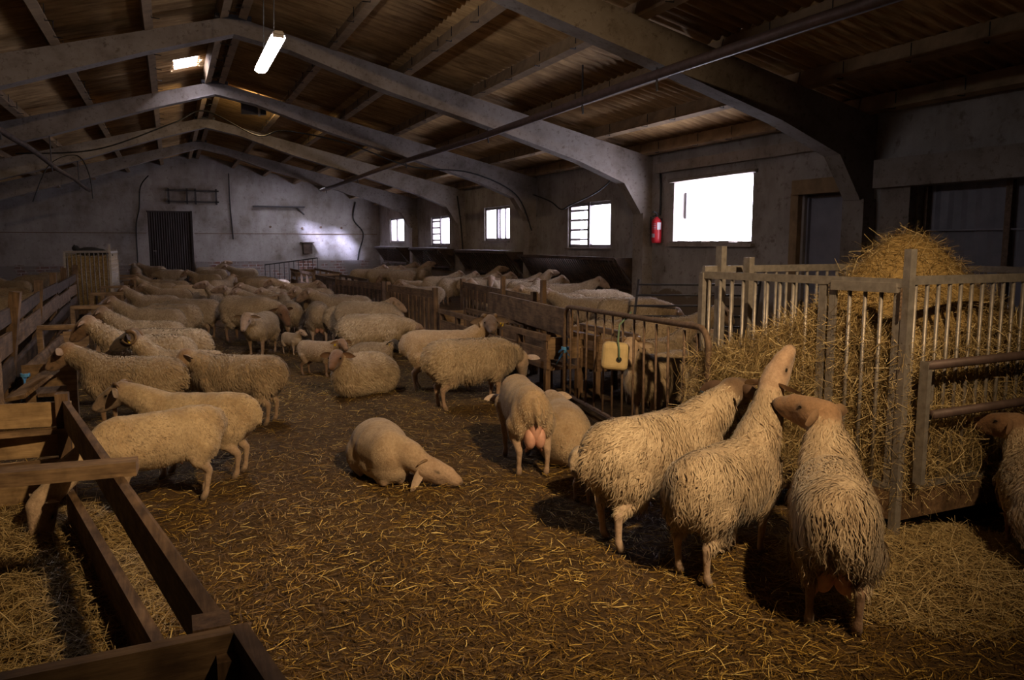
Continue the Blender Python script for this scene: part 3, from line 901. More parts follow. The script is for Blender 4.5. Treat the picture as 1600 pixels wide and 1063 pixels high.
    for base, along, other, cnt in ((np.zeros(3), av, bv, dens // 2), (np.zeros(3), bv, av, dens // 2), (av, bv, -av, dens // 6), (bv, av, -bv, dens // 8)):
        t = rng.random(cnt)
        oth = -other / np.linalg.norm(other)          # outward
        top = np.array([hay_top(tt if along is av else (0 if base is not av else 1), tt if along is bv else (0 if base is not bv else 1)) for tt in t]) - gz
        z = hay_z0 - 0.05 + (top - hay_z0 + 0.08) * rng.random(cnt) ** 0.9
        bulge = 0.035 + 0.12 * rng.random(cnt) ** 3 * np.sin(np.pi * np.clip((z - 0.1) / 1.2, 0, 1))
        if puff == 1.0 and along is av and other is bv:      # bulges out beyond the hinged door panel
            k = smooth01((t - 0.32) / 0.14); bulge = (bulge + 0.10 * rng.random(cnt) * np.sin(np.pi * np.clip(z, 0, 1.2) / 1.2)) * k + (rng.random(cnt) * 0.05) * (1 - k)
        elif puff == 1.0 and along is bv:                    # spills out only below the low rails
            k = smooth01((0.78 - z) / 0.15); bulge = bulge * k + (rng.random(cnt) * 0.05) * (1 - k)
        P = base + np.outer(t, along) + np.outer((bulge - 0.055) * puff - (0.03 if puff < 1 else 0), oth); P[:, 2] = z
        D = rng.normal(0, 1, (cnt, 3)); D[:, 2] -= 0.5; D -= np.outer(D @ oth, oth) * 0.55; D /= np.linalg.norm(D, axis=1, keepdims=True)
        Nn = np.tile(oth, (cnt, 1)) + rng.normal(0, 0.4, (cnt, 3))
        Ps.append(P); Ds.append(D); Ns.append(Nn)
    P = np.concatenate(Ps); D = np.concatenate(Ds); Nn = np.concatenate(Ns); n = len(P)
    me = strands(P, D, Nn, rng.uniform(0.06, 0.24, n), rng.uniform(0.0014, 0.0034, n), np.clip(rng.normal(0.5, 0.25, n), 0, 1), M['hay'], 'hay_stalks', 0.10)
    o = put('hay_stalks', me, root); tag(o, kind='stuff')
    return root
def heap_near(u, v):
    # u along the left side, v along the right side; a high crown near the post, hollow at the far left
    h = 0.98 + 0.66 * math.exp(-((u - 0.45)**2 / 0.10 + (v - 0.34)**2 / 0.042))
    h += 0.12 * math.exp(-((u - 0.1)**2 + (v - 0.8)**2) / 0.3)
    h += 0.16 * math.exp(-((v - 0.0)**2 / 0.02 + (u - 0.35)**2 / 0.08))
    h -= 0.26 * max(0, u - 0.5) * max(0, 1 - 2.5 * v)
    return h
NEAR_FEEDER = ((3.45, 2.85), (3.18, 4.18), (5.7, 2.88))
feeder('hay_feeder', *NEAR_FEEDER, 1.41, 'galvanised barred hay feeder heaped with hay beside the ribbed gate', 15, 26, heap_near, dens=27000)
feeder('hay_feeder', (-1.16, 18.4), (-1.10, 19.8), (-2.0, 18.5), 1.42, 'barred hay feeder with a black cat on top near the back wall', 12, 10, lambda u, v: 1.25 + 0.06 * math.sin(5 * u + 2 * v), dens=3500, extra=False, puff=0.3)

# hay drooping from the near feeder over its base and the pile on the floor below it
def loose_hay(name, c, r, n, zmax, label, seed=1):
    cx, cy = c
    rr = np.random.default_rng(seed)
    ang = rr.random(n) * 2*np.pi; rad = np.sqrt(rr.random(n))
    x = cx + r[0]*rad*np.cos(ang); y = cy + r[1]*rad*np.sin(ang)
    z = ground(x, y) + zmax * (1 - rad**2) * rr.random(n) + 0.01
    D = rr.normal(0, 1, (n, 3)); D[:, 2] *= 0.2; D /= np.linalg.norm(D, axis=1, keepdims=True)
    Nn = rr.normal(0, 0.35, (n, 3)); Nn[:, 2] += 1
    P = np.stack([x - cx, y - cy, z], 1)
    me = strands(P, D, Nn, rr.uniform(0.05, 0.22, n), rr.uniform(0.0013, 0.0032, n), np.clip(rr.normal(0.45, 0.22, n), 0, 1), M['hay'], name, 0.08)
    o = put(name, me, None, (cx, cy, 0)); tag(o, label, 'hay', kind='stuff')
    return o
loose_hay('loose_hay', (3.35, 2.55), (0.75, 0.65), 10000, 0.10, 'loose hay dropped on the floor at the foot of the barred feeder', 3)
loose_hay('loose_hay', (-0.80, 3.5), (0.75, 1.9), 13000, 0.09, 'pale trampled hay on the floor inside the plank feed pen', 4)
loose_hay('loose_hay', (-1.35, 15.5), (0.5, 5.0), 4000, 0.08, 'yellow hay strewn along the alley beside the plank fence', 5)

# cat on the far feeder
cr = empty('cat', (-1.55, 18.75, 1.32)); tag(cr, 'black cat lying on the hay of the far feeder', 'cat')
mb = MB(); mb.ell((0, 0, 0.10), (0.26, 0.11, 0.10)); mb.ell((-0.26, 0, 0.17), (0.075, 0.065, 0.065)); mb.ell((0.2, 0.02, 0.08), (0.12, 0.11, 0.085))
mb.cyl((-0.28, 0.035, 0.21), (-0.285, 0.045, 0.265), 0.025, 6, 0.004); mb.cyl((-0.28, -0.035, 0.21), (-0.285, -0.045, 0.265), 0.025, 6, 0.004)
mb.cyl((-0.2, 0.05, 0.05), (-0.36, 0.05, 0.02), 0.025, 8, 0.02); mb.cyl((-0.2, -0.05, 0.05), (-0.36, -0.05, 0.02), 0.025, 8, 0.02)
mb.tube([(0.28, 0, 0.08), (0.38, 0.06, 0.05), (0.42, 0.0, 0.03), (0.36, -0.1, 0.03)], 0.022, 6)
o = mb.build('body', M['cat'], cr, True)
md = o.modifiers.new('remesh', 'REMESH'); md.mode = 'VOXEL'; md.voxel_size = 0.012
md = o.modifiers.new('soft', 'SMOOTH'); md.iterations = 4

# ------------------------------------------------------------------ tubular hurdle
def hurdle():
    p0 = Vector((3.46, 6.67, 0)); p1 = Vector((3.10, 4.0, 0))
    root = empty('metal_hurdle', p0); tag(root, 'rusty tubular hurdle with rounded corners and thin upright bars', 'hurdle')
    L = p1 - p0; l = L.length; d = L.normalized()
    zt0, zt1 = 1.0, 1.06; rr = 0.13
    pts = [Vector((0, 0, 0.0)), Vector((0, 0, zt0 - rr))]
    for k in range(1, 6):
        a = math.pi/2 * k / 5; pts.append(d * (rr * (1 - math.cos(a))) + Vector((0, 0, zt0 - rr + rr*math.sin(a))))
    pts.append(d * (l*0.5) + Vector((0, 0, 1.03)))
    for k in range(0, 6):
        a = math.pi/2 * k / 5; pts.append(d * (l - rr + rr*math.sin(a)) + Vector((0, 0, zt1 - rr + rr*math.cos(a))))
    pts.append(d * l + Vector((0, 0, 0)))
    MB().tube(pts, 0.021, 10).build('tube_frame', M['rust'], root, True)
    MB().tube([Vector((0, 0, 0.15)), d*l + Vector((0, 0, 0.15))], 0.018, 8).build('bottom_rail', M['rust'], root, True)
    bm = MB().cyl((0, 0, 0.14), (0, 0, 1.02), 0.0095, 8).mesh('bar', M['rust'], True)
    for k in range(13):
        c = d * (l * (k + 0.8) / 13.4)
        put('bar', bm, root, (c.x, c.y, 0), (random.uniform(-.02, .02), random.uniform(-.01, .01), 0))
    return root
hurdle()
# lick block hung from the hurdle
sr = empty('lick_block', (3.20, 5.30, 0.71), 1.03); tag(sr, 'beige holed lick block hung by green twine on the tubular hurdle', 'lick block')
# local -x faces the open straw
o = MB().box((0, 0, 0), (0.11, 0.215, 0.225)).build('block', M['salt'], sr)
md = o.modifiers.new('round', 'BEVEL'); md.width = 0.045; md.segments = 4
o.rotation_euler = (0.08, 0, 0)
MB().cyl((-0.062, -0.03, -0.02), (0.062, -0.03, -0.02), 0.022, 12).build('hole', M['black'], sr)
MB().tube([(-0.066, -0.03, -0.02), (-0.07, -0.03, 0.06), (-0.05, -0.02, 0.13), (-0.01, -0.03, 0.25), (0.01, -0.10, 0.325)], 0.007, 6).build('twine', M['green_rope'], sr, True)
MB().tube([(0.01, -0.10, 0.325), (0.05, -0.12, 0.345), (0.08, -0.10, 0.32), (0.05, -0.08, 0.29), (0.01, -0.10, 0.325)], 0.007, 6).build('knot', M['green_rope'], sr, True)

def twine(loc, mat, label, n=5, s=0.1):
    root = MB()
    rr = random.Random(sum(map(ord, label)))
    for k in range(n):
        a = Vector((rr.uniform(-.02, .02), rr.uniform(-s, s) * .3, rr.uniform(-.02, .02)))
        b_ = Vector((rr.uniform(-.03, .03), rr.uniform(-s, s), -rr.uniform(0.0, s)))
        root.tube([a, (a + b_) / 2 + Vector((0.01, 0, 0.02)), b_], 0.005, 5)
    for k in range(3):
        root.tube([Vector((0.035*math.cos(t), 0.035*math.sin(t), 0.01*k)) for t in np.linspace(0, 2*math.pi, 9)], 0.006, 5)
    o = root.build('twine', mat, smooth=True, loc=loc); tag(o, label, 'twine')
twine((3.46, 6.66, 0.58), M['blue_rope'], 'frayed blue twine tied round the end tube of the hurdle', 7, 0.22)
twine((3.10, 4.01, 0.66), M['blue_rope'], 'blue twine tying the hurdle to the barred feeder', 4, 0.12)
twine((-1.22, 7.91, 0.44), M['blue_rope'], 'blue twine hanging from the end of the nearest trough', 5, 0.25)
twine((-1.42, 8.55, 0.95), M['blue_rope'], 'blue twine tied round a leaning fence post', 5, 0.12)

# tubular gate leaning in the pen
gr = empty('leaning_gate', (5.6, 8.9, 0.1)); tag(gr, 'dark tubular gate with level bars leaning in the pen below the window', 'gate')
for k in range(6):
    z = 0.25 + k * 0.14
    MB().cyl((0.02*k, 0, z), (1.4 + 0.02*k, -0.75, z), 0.014, 6).build('bar', M['darkmetal'], gr, True)
for t in (0, 1):
    MB().cyl((1.4*t, -0.75*t, 0.0), (1.4*t + 0.12, -0.75*t, 1.02), 0.018, 8).build('upright', M['darkmetal'], gr, True)

# ------------------------------------------------------------------ timber feeders
def slat_panel(p0, p1, ztop, top_h, nslat, label, mat=None, zb=0.04, lean=0.0, group=None, name='slatted_rack', thick=0.035):
    mat = mat or M['wood_z']
    p0 = Vector((*p0, 0)); p1 = Vector((*p1, 0)); g = float(ground(p0.x, p0.y))
    root = empty(name, (p0.x, p0.y, g)); tag(root, label, 'rack', group)
    d = p1 - p0; l = d.length; u = d.normalized(); nrm = Vector((-u.y, u.x, 0))
    MB().beam(Vector((0, 0, ztop - top_h/2)), d + Vector((0, 0, ztop - top_h/2)), thick, top_h, jit=0.004).build('top_board', M['wood_y'], root)
    MB().beam(nrm*0.02 + Vector((0, 0, zb + 0.10)), d + nrm*0.02 + Vector((0, 0, zb + 0.10)), 0.04, 0.16).build('bottom_board', M['wood_y'], root)
    sm = MB().box((0, 0, (zb + ztop - top_h*0.4)/2), (0.022, 0.075, ztop - top_h*0.4 - zb), None, 0.004).mesh('slat', mat)
    az = math.atan2(u.y, u.x) - math.pi/2
    for k in range(nslat):
        c = u * (l * (k + 0.5) / nslat) - nrm * 0.025
        put('slat', sm, root, (c.x, c.y, 0), (random.uniform(-.04, .04), 0, az))
    for t in (0.01, 0.99):
        c = d * t
        MB().box((c.x, c.y, ztop*0.52), (0.07, 0.07, ztop*1.06)).build('post', M['wood_z'], root)
    return root
slat_panel((3.26, 12.63), (3.43, 10.6), 0.92, 0.27, 13, 'slatted wooden rack with a broad top board behind the crowded flock')
slat_panel((4.45, 12.3), (4.05, 8.6), 0.97, 0.25, 16, 'slatted wooden rack with a knotty top board beside the pen sheep')
slat_panel((3.15, 16.4), (3.55, 14.0), 0.87, 0.28, 12, 'dark slatted rack at the near end of the middle troughs', M['wood_dark'])

def crate_trough(x0, x1, y0, y1, zt, studs, label, group=None, mats=None, zb=0.35):
    """timber trough on posts: studded near side, plank far side, floor and ends"""
    my, mz, mx_ = mats or (M['wood_y'], M['wood_z'], M['wood_x'])
    g = float(ground((x0+x1)/2, (y0+y1)/2))
    root = empty('wooden_trough', ((x0+x1)/2, (y0+y1)/2, g)); tag(root, label, 'trough', group)
    hw = abs(x1 - x0)/2; hl = (y1 - y0)/2
    for s in (-1, 1):
        MB().box((s*hw, 0, zt - 0.03), (0.045, 2*hl, 0.06), None, 0.004).build('rail', my, root)
        MB().box((s*hw, 0, zb + 0.10), (0.03, 2*hl, 0.20), None, 0.004).build('side_board', my, root)
        for k in range(studs):
            y = -hl + 0.05 + (2*hl - 0.1) * k / (studs - 1)
            MB().box((s*(hw - 0.01), y, zt/2 - 0.02), (0.05, 0.06, zt), None, 0.004).build('stud', mz, root)
        MB().box((0, s*(hl - 0.02), zt - 0.14), (2*hw, 0.03, 0.22), None, 0.004).build('end_board', mx_, root)
    MB().box((0, 0, zb), (2*hw - 0.04, 2*hl - 0.06, 0.03)).build('trough_floor', my, root)
    return root
crate_trough(3.42, 3.80, 6.95, 10.4, 0.70, 6, 'studded wooden trough between the slatted rack and the metal hurdle')
# heavy plank standing above the trough
o = MB().beam((0, 0, 0), (-0.35, -3.0, 0), 0.04, 0.27, jit=0.006).build('plank', M['wood_y'], loc=(3.92, 9.75, 0.81)); tag(o, 'heavy brown plank standing on edge above the studded trough', 'plank')
for y in (9.3, 8.1):
    o = MB().box((0, 0, 0.55), (0.05, 0.06, 1.25), None, 0.005).build('fence_post', M['wood_z'], loc=(3.92, y, 0)); tag(o, 'thin upright post rising through the middle timber racks', 'post', 'thin posts in the timber racks')
crate_trough(3.97, 4.42, 6.9, 8.1, 0.66, 4, 'brown boarded trough behind the metal hurdle', zb=0.3)
crate_trough(3.3, 3.9, 16.8, 19.8, 0.82, 5, 'dark wooden trough along the middle of the barn', mats=(M['wood_dark'],)*3)
crate_trough(3.3, 4.0, 20.2, 24.2, 0.85, 5, 'long wooden trough lit yellow near the back wall', mats=(M['wood_y'], M['wood_z'], M['wood_x']))
gate_y = 26.0
hr = empty('wire_hurdle', (3.9, 26.2, 0.05)); tag(hr, 'small dark barred hurdle standing before the back wall', 'hurdle')
for z in (0.15, 0.95): MB().cyl((-1.1, 0.3, z - 0.1), (0.5, -0.2, z + 0.12), 0.02, 6).build('rail', M['darkmetal'], hr)
for k in range(12):
    t = k / 11; MB().cyl((-1.1 + 1.6*t, 0.3 - 0.5*t, 0.05 + 0.22*t), (-1.1 + 1.6*t, 0.3 - 0.5*t, 0.87 + 0.2*t), 0.012, 5).build('bar', M['darkmetal'], hr)

# row of troughs the flock feeds at, left
def hoop_trough(y0, y1, zt, label, hoops):
    x0, x1 = -1.25, -0.82
    root = empty('feeding_trough', ((x0+x1)/2, (y0+y1)/2, float(ground(-1, y0)))); tag(root, label, 'trough', None)
    hw = (x1 - x0)/2; hl = (y1 - y0)/2
    for s in (-1, 1):
        MB().beam((s*hw*0.75, -hl, zt - 0.14), (s*hw*0.75, hl, zt - 0.14), 0.028, 0.28, (s*0.25, 0, 1), jit=0.004).build('side_board', M['wood_y'], root)
        MB().box((0, s*hl, zt - 0.09), (2*hw, 0.04, 0.2), None, 0.006).build('end_board', M['wood_mid'], root)
        for q in (-1, 1):
            MB().box((q*(hw - 0.05), s*(hl - 0.03), zt*0.5 - 0.04), (0.08, 0.07, zt*1.0), None, 0.005).build('leg', M['wood_mid'], root)
    MB().box((0, 0, zt - 0.27), (hw, 2*hl, 0.03)).build('trough_floor', M['wood_y'], root)
    for t in hoops:
        y = -hl + 2*hl*t
        hb = MB().box((0, y, zt + 0.21), (2*hw + 0.08, 0.06, 0.05), None, 0.004).build('hoop_bar', M['wood_mid'], root)
        for q in (-1, 1): MB().box((q*(hw + 0.02), y, zt*0.5 + 0.09), (0.05, 0.06, zt + 0.24), None, 0.004).build('hoop_post', M['wood_mid'], hb)
    return root
hoop_trough(7.95, 10.6, 0.52, 'near wooden feeding trough with a pale end board and hoop frame', (0.5,))
hoop_trough(10.9, 14.2, 0.52, 'second wooden feeding trough behind the pale hoop', (0.4,))
hoop_trough(14.6, 18.1, 0.53, 'third wooden feeding trough along the alley', (0.15, 0.8))
hoop_trough(20.2, 24.0, 0.55, 'last wooden feeding trough beside the far hay feeder', (0.1, 0.6))
o = MB().beam((0, 0, 0), (0.22, 0.55, 0.0), 0.16, 0.03, jit=0.004).build('loose_board', M['wood_x'], loc=(-1.22, 7.36, 0.34)); o.rotation_euler = (0.15, -0.25, 0); tag(o, 'loose pale board propped against the near trough end', 'board')

# plank fence along the alley
fr = empty('plank_fence', (-1.55, 12.0, 0)); tag(fr, 'weathered plank fence with leaning posts along the left alley', 'fence')
def fx(y): return -1.36 - 0.042 * (y - 8.0) + 1.55
yy = 6.9
seg = [6.9, 8.4, 11.0, 13.6, 16.0, 18.1]
for a, b_ in zip(seg[:-1], seg[1:]):
    for k, (z, hgt) in enumerate(((0.18, 0.2), (0.44, 0.2), (0.70, 0.19), (0.93, 0.14))):
        if k == 3 and random.random() < 0.4: continue
        dz = random.uniform(-0.03, 0.03)
        MB().beam((fx(a), a - 12.0, z + dz), (fx(b_), b_ - 12.0, z + random.uniform(-.03, .03)), 0.028, hgt, jit=0.006).build('plank', M['wood_dark'] if k % 2 else M['wood_y'], fr)
for y in seg[1:]:
    MB().beam((fx(y) - 0.10, y - 12.0, -0.02), (fx(y) + random.uniform(-.02, .14) - 0.05, y - 12.05, 1.16), 0.09, 0.07, (0, 1, 0), jit=0.005).build('post', M['wood_z'], fr)
# boarded hurdle end, close on the left
o = MB().beam((0, 0, 0), (-0.25, -1.15, 0), 0.04, 0.50, jit=0.006).build('board_panel', M['wood_x'], loc=(-1.22, 6.85, 0.62)); tag(o, 'broad bare board panel at the start of the plank fence', 'panel')

# ------------------------------------------------------------------ plank feed pen in the foreground
pr_ = empty('feed_pen', (0.08, 1.96, 0)); tag(pr_, 'low plank feed pen with a feed gap and pale end boards', 'feed pen')
B = Vector((-0.71, 3.42, 0))
u = B.normalized(); nn = Vector((-u.y, u.x, 0))
MB().beam(Vector((0, 0, 0.565)), B + Vector((0, 0, 0.565)), 0.035, 0.165, jit=0.003).build('upper_board', M['wood_y'], pr_)
k0 = Vector((-0.10, 0.55, 0.10)); k1 = Vector((-0.67, 2.98, 0.10))
MB().beam(k0, k1, 0.04, 0.23, jit=0.003).build('kerb_board', M['wood_y'], pr_)
MB().box((B.x - 0.02, B.y + 0.03, 0.34), (0.07, 0.09, 0.70)).build('post', M['wood_z'], pr_)
MB().box((0.02 - 0.05, 0.07, 0.33), (0.09, 0.09, 0.64)).build('post', M['wood_z'], pr_)
for z in (0.53, 0.24):
    MB().beam((0.06, 0.0, z), (-1.6, -0.06, z), 0.04, 0.235, jit=0.003).build('near_board', M['wood_x'], pr_)
MB().beam(Vector((0.03, 0.02, 0.57)), Vector((0.20, -0.85, 0.55)), 0.04, 0.16, jit=0.003).build('brace_board', M['wood_y'], pr_)
MB().beam(Vector((0.0, -0.03, 0.0)), Vector((0.0, -0.04, 0.60)), 0.05, 0.05, (1, 0, 0)).build('stud', M['wood_z'], pr_)
MB().box((-0.50, 0.24, 0.24), (0.10, 0.09, 0.50)).build('post', M['wood_z'], pr_)
for k, (z, h_, sl) in enumerate(((0.555, 0.15, 0.03), (0.375, 0.15, -0.01), (0.20, 0.14, 0.01), (0.06, 0.12, 0.0))):
    MB().beam((B.x + 0.02, B.y + 0.06, z), (B.x - 1.7, B.y + 0.16, z + sl), 0.03, h_, jit=0.004).build('end_board', M['wood_pale'], pr_)
for z, dz in ((0.465, 0.02), (0.28, -0.03)):
    MB().beam((B.x + 0.04, B.y + 0.0, z), (B.x - 1.2, B.y - 0.12, z + dz), 0.06, 0.03).build('inner_batten', M['wood_x'], pr_)
c = u * 1.62
MB().beam((c.x + 0.08, c.y, 0.675), (c.x - 1.05, c.y + 0.06, 0.68), 0.11, 0.055, jit=0.003).build('cross_plank', M['wood_x'], pr_)
# second side of the pen
MB().beam((-1.5, 0.0, 0.53), (-2.0, 3.4, 0.53), 0.035, 0.22).build('upper_board', M['wood_y'], pr_)
MB().beam((-1.5, 0.0, 0.10), (-2.0, 3.4, 0.10), 0.035, 0.22).build('kerb_board', M['wood_y'], pr_)
# bucket rim at the very edge
bk = empty('metal_bucket', (-0.72, 2.5, 0.0)); tag(bk, 'dark metal bucket standing inside the plank feed pen', 'bucket')
n = 20; V = []; F = []
for i in range(n):
    a = 2*math.pi*i/n
    for r_, z in ((0.02, 0.03), (0.125, 0.03), (0.165, 0.42), (0.18, 0.43), (0.172, 0.44), (0.155, 0.42), (0.12, 0.05), (0.02, 0.05)): V.append((r_*math.cos(a), r_*math.sin(a), z))
for i in range(n):
    for k in range(7): F.append((i*8+k, ((i+1) % n)*8+k, ((i+1) % n)*8+k+1, i*8+k+1))
MB().add(V, F).build('pail', M['darkmetal'], bk, True)
MB().tube([Vector((0.17*math.cos(t), 0.02, 0.42 + 0.12*math.sin(t))) for t in np.linspace(0, math.pi, 12)], 0.006, 5).build('handle', M['galv'], bk, True)

# ------------------------------------------------------------------ sheep
CREAM = (0.60, 0.48, 0.34); TAN = (0.42, 0.28, 0.18); BROWN = (0.26, 0.155, 0.085); PALE = (0.62, 0.47, 0.37); DARK = (0.045, 0.036, 0.03); GREYB = (0.30, 0.225, 0.165)
HOOF = (0.05, 0.04, 0.03)

def V3(*a): return np.array(a, float)
def unit(v): v = np.asarray(v, float); return v / (np.linalg.norm(v) + 1e-12)

class Sheep:
    """prims: capsules (p0,p1,r0,r1,colour key,wool) and ellipsoids"""
    def __init__(self):
        self.pr = []; self.head = None
    def cap(self, p0, p1, r0, r1, key, wool=0.0):
        self.pr.append(('c', V3(*p0), V3(*p1), r0, r1, key, wool)); return self
    def ell(self, c, r, key, wool=0.0, rot=None):
        self.pr.append(('e', V3(*c), V3(*r), rot, None, key, wool)); return self

def sheep_pose(pose='stand', poll=(0.60, 0, 0.78), hdir=(0.8, 0, -0.6), wool=0.0, fat=1.0, legs=(0, 0, 0, 0), tail=True, roll=0.0, ears_in=False, ear_drop=0.25, curve=0.0, hs=1.22, nk=1.0):
    s = Sheep()
    w = wool
    if pose == 'stand':
        f = fat
        bend = lambda x: curve * max(0.0, x + 0.05) ** 2
        for x, z, rx, ry, rz in ((0.25, 0.48, 0.20, 0.15, 0.185), (0.13, 0.468, 0.26, 0.17, 0.198), (0.0, 0.46, 0.30, 0.182, 0.205), (-0.13, 0.465, 0.28, 0.18, 0.20), (-0.24, 0.48, 0.22, 0.17, 0.19), (-0.33, 0.495, 0.16, 0.15, 0.168)):
            s.ell((x, bend(x), z), (rx + w, (ry + w) * f, rz + w * 0.9), 'wool', 1.0)
        nb = V3(0.33, bend(0.33), 0.54)
        for sd, k in ((1, 0), (-1, 1)):
            dx = legs[k]
            s.cap((0.26, sd*0.095 + bend(.26), 0.43), (0.22 + dx*.3, sd*0.10, 0.32), 0.085 + w*.5, 0.055 + w*.5, 'wool', 1.0)
            s.cap((0.22 + dx*.3, sd*0.10, 0.33), (0.235 + dx*.8, sd*0.095, 0.19), 0.044, 0.028, 'leg', 0.3)
            s.cap((0.235 + dx*.8, sd*0.095, 0.19), (0.225 + dx, sd*0.09, 0.06), 0.027, 0.019, 'leg')
            s.cap((0.225 + dx, sd*0.09, 0.06), (0.25 + dx, sd*0.09, 0.018), 0.024, 0.026, 'leg')
            s.cap((0.245 + dx, sd*0.09, 0.02), (0.262 + dx, sd*0.09, 0.014), 0.026, 0.022, 'hoof')
            dx = legs[k + 2]
            s.ell((-0.29, sd*0.085, 0.42), (0.125 + w*.6, 0.085 + w*.6, 0.155), 'wool', 1.0)
            s.cap((-0.27, sd*0.105, 0.38), (-0.24 + dx*.3, sd*0.108, 0.29), 0.09 + w*.5, 0.058 + w*.4, 'wool', 1.0)
            s.cap((-0.24 + dx*.3, sd*0.108, 0.30), (-0.345 + dx*.8, sd*0.10, 0.205), 0.056 + w*.3, 0.030, 'leg', 0.5)
            s.cap((-0.345 + dx*.8, sd*0.10, 0.205), (-0.33 + dx, sd*0.098, 0.06), 0.027, 0.019, 'leg')
            s.cap((-0.33 + dx, sd*0.098, 0.06), (-0.31 + dx, sd*0.098, 0.018), 0.024, 0.026, 'leg')
            s.cap((-0.313 + dx, sd*0.098, 0.02), (-0.297 + dx, sd*0.098, 0.014), 0.026, 0.022, 'hoof')
        if tail:
            s.cap((-0.44, 0, 0.58), (-0.485, 0, 0.50), 0.04 + w*.4, 0.032 + w*.3, 'wool', 0.9)
            s.cap((-0.485, 0, 0.50), (-0.49, 0, 0.42), 0.030 + w*.3, 0.016 + w*.2, 'wool', 0.9)
        nr = 0.125
    else:
        f = fat
        for x, y, z, rx, ry, rz in ((0.22, 0.0, 0.26, 0.21, 0.175, 0.205), (0.12, 0.01, 0.25, 0.26, 0.20, 0.225), (0.0, 0.015, 0.25, 0.30, 0.22, 0.235), (-0.12, 0.02, 0.245, 0.28, 0.225, 0.235), (-0.23, 0.02, 0.23, 0.22, 0.21, 0.215), (-0.32, 0.02, 0.205, 0.16, 0.175, 0.18)):
            s.ell((x, y, z), (rx + w, (ry + w) * f, rz + w), 'wool', 1.0)
        for x, ry in ((0.17, 0.18), (0.05, 0.215), (-0.10, 0.23), (-0.22, 0.21)):
            s.ell((x, 0.015, 0.15), (0.24 + w, (ry + w) * f, 0.15), 'wool', 1.0)
        nb = V3(0.33, 0, 0.34)
        for sd in (1, -1):
            s.ell((-0.20, sd*0.12, 0.16), (0.19 + w, 0.11 + w, 0.16 + w*.5), 'wool', 1.0)
            s.cap((-0.20, sd*0.15, 0.035), (-0.04, sd*0.16, 0.03), 0.028, 0.022, 'leg')
            s.cap((0.30, sd*0.07, 0.04), (0.20, sd*0.09, 0.03), 0.034, 0.024, 'leg', 0.3)
        nr = 0.12
    P = V3(*poll); h = unit(hdir)
    # neck
    mid = nb * 0.45 + P * 0.55 + V3(0, 0, 0.02)
    s.cap(nb - V3(0.10, 0, 0.01), mid, (nr + 0.015 + w*.5), (0.092 + w*.3)*nk, 'wool', 1.0)
    s.cap(mid, P, (0.092 + w*.3)*nk, 0.072*nk, 'neck', 0.75)
    up = V3(0, 0, 1) - h * h[2]
    if np.linalg.norm(up) < 0.25: up = V3(-1, 0, 0) - h * (-h[0])
    up = unit(up); sd = unit(np.cross(up, h))
    if roll:
        up, sd = up*math.cos(roll) + sd*math.sin(roll), sd*math.cos(roll) - up*math.sin(roll)
    # head: broad skull, straight nose narrowing to a blunt muzzle, separate jaw line
    H = h * hs; U = up * hs; R_ = sd * hs
    s.cap(P - H*0.005, P + H*0.06, 0.066*hs, 0.064*hs, 'face')
    s.cap(P + H*0.05 + U*0.008, P + H*0.135 + U*0.010, 0.056*hs, 0.045*hs, 'face')
    s.cap(P + H*0.13 + U*0.003, P + H*0.188 - U*0.006, 0.042*hs, 0.036*hs, 'face')
    s.cap(P + H*0.02 - U*0.038, P + H*0.165 - U*0.030, 0.046*hs, 0.029*hs, 'face')
    for q in (1, -1):
        s.ell(P + H*0.068 + U*0.024 + R_*q*0.042, (0.021*hs,)*3, 'face')
        s.ell(P + H*0.218 - U*0.002 + R_*q*0.013, (0.012*hs,)*3, 'muzzle')
        if ears_in:
            e0 = P - H*0.005 + R_*q*0.055 + U*0.015
            s.cap(e0, e0 + R_*q*0.07 - U*0.02 - H*0.01, 0.020, 0.022, 'face'); s.cap(e0 + R_*q*0.07 - U*0.02 - H*0.01, e0 + R_*q*0.12 - U*0.04, 0.021, 0.010, 'face')
    s.head = (P, h, up, sd, ear_drop)
    s.hs = hs; s.lying = pose == 'lie'
    return s

def cap_mesh(mb, p0, p1, r0, r1, n=12):
    p0 = Vector(p0); p1 = Vector(p1)
    d = (p1 - p0); L = d.length
    if L < 1e-6: return
    t = d / L
    pts = []; rad = []
    for k in range(0, 4):
        a = math.pi/2 * (k + 0.25) / 4; pts.append(p0 - t * (r0 * math.cos(a))); rad.append(r0 * math.sin(a))
    for k in range(0, 5):
        q = k / 4; pts.append(p0 + d * q); rad.append(r0 + (r1 - r0) * q)
    for k in range(3, -1, -1):
        a = math.pi/2 * (k + 0.25) / 4; pts.append(p1 + t * (r1 * math.cos(a))); rad.append(r1 * math.sin(a))
    a = Vector((0, 0, 1)) if abs(t.z) < 0.9 else Vector((1, 0, 0))
    nx_ = t.cross(a).normalized(); bx_ = t.cross(nx_)
    V = []; F = []
    for p, r in zip(pts, rad):
        for k in range(n):
            an = 2*math.pi*k/n; V.append(p + nx_*(math.cos(an)*r) + bx_*(math.sin(an)*r))
    m = len(pts)
    for i in range(m-1):
        for k in range(n): F.append((i*n+k, i*n+(k+1) % n, (i+1)*n+(k+1) % n, (i+1)*n+k))
    F.append(tuple(range(n))[::-1]); F.append(tuple((m-1)*n+k for k in range(n)))
    mb.add(V, F)

def raw_mesh(s):
    mb = MB()
    for p in s.pr:
        if p[0] == 'c': cap_mesh(mb, p[1], p[2], p[3], p[4])
        else: mb.ell(p[1], p[2], 16, 10)
    return mb.mesh('sheep_raw')

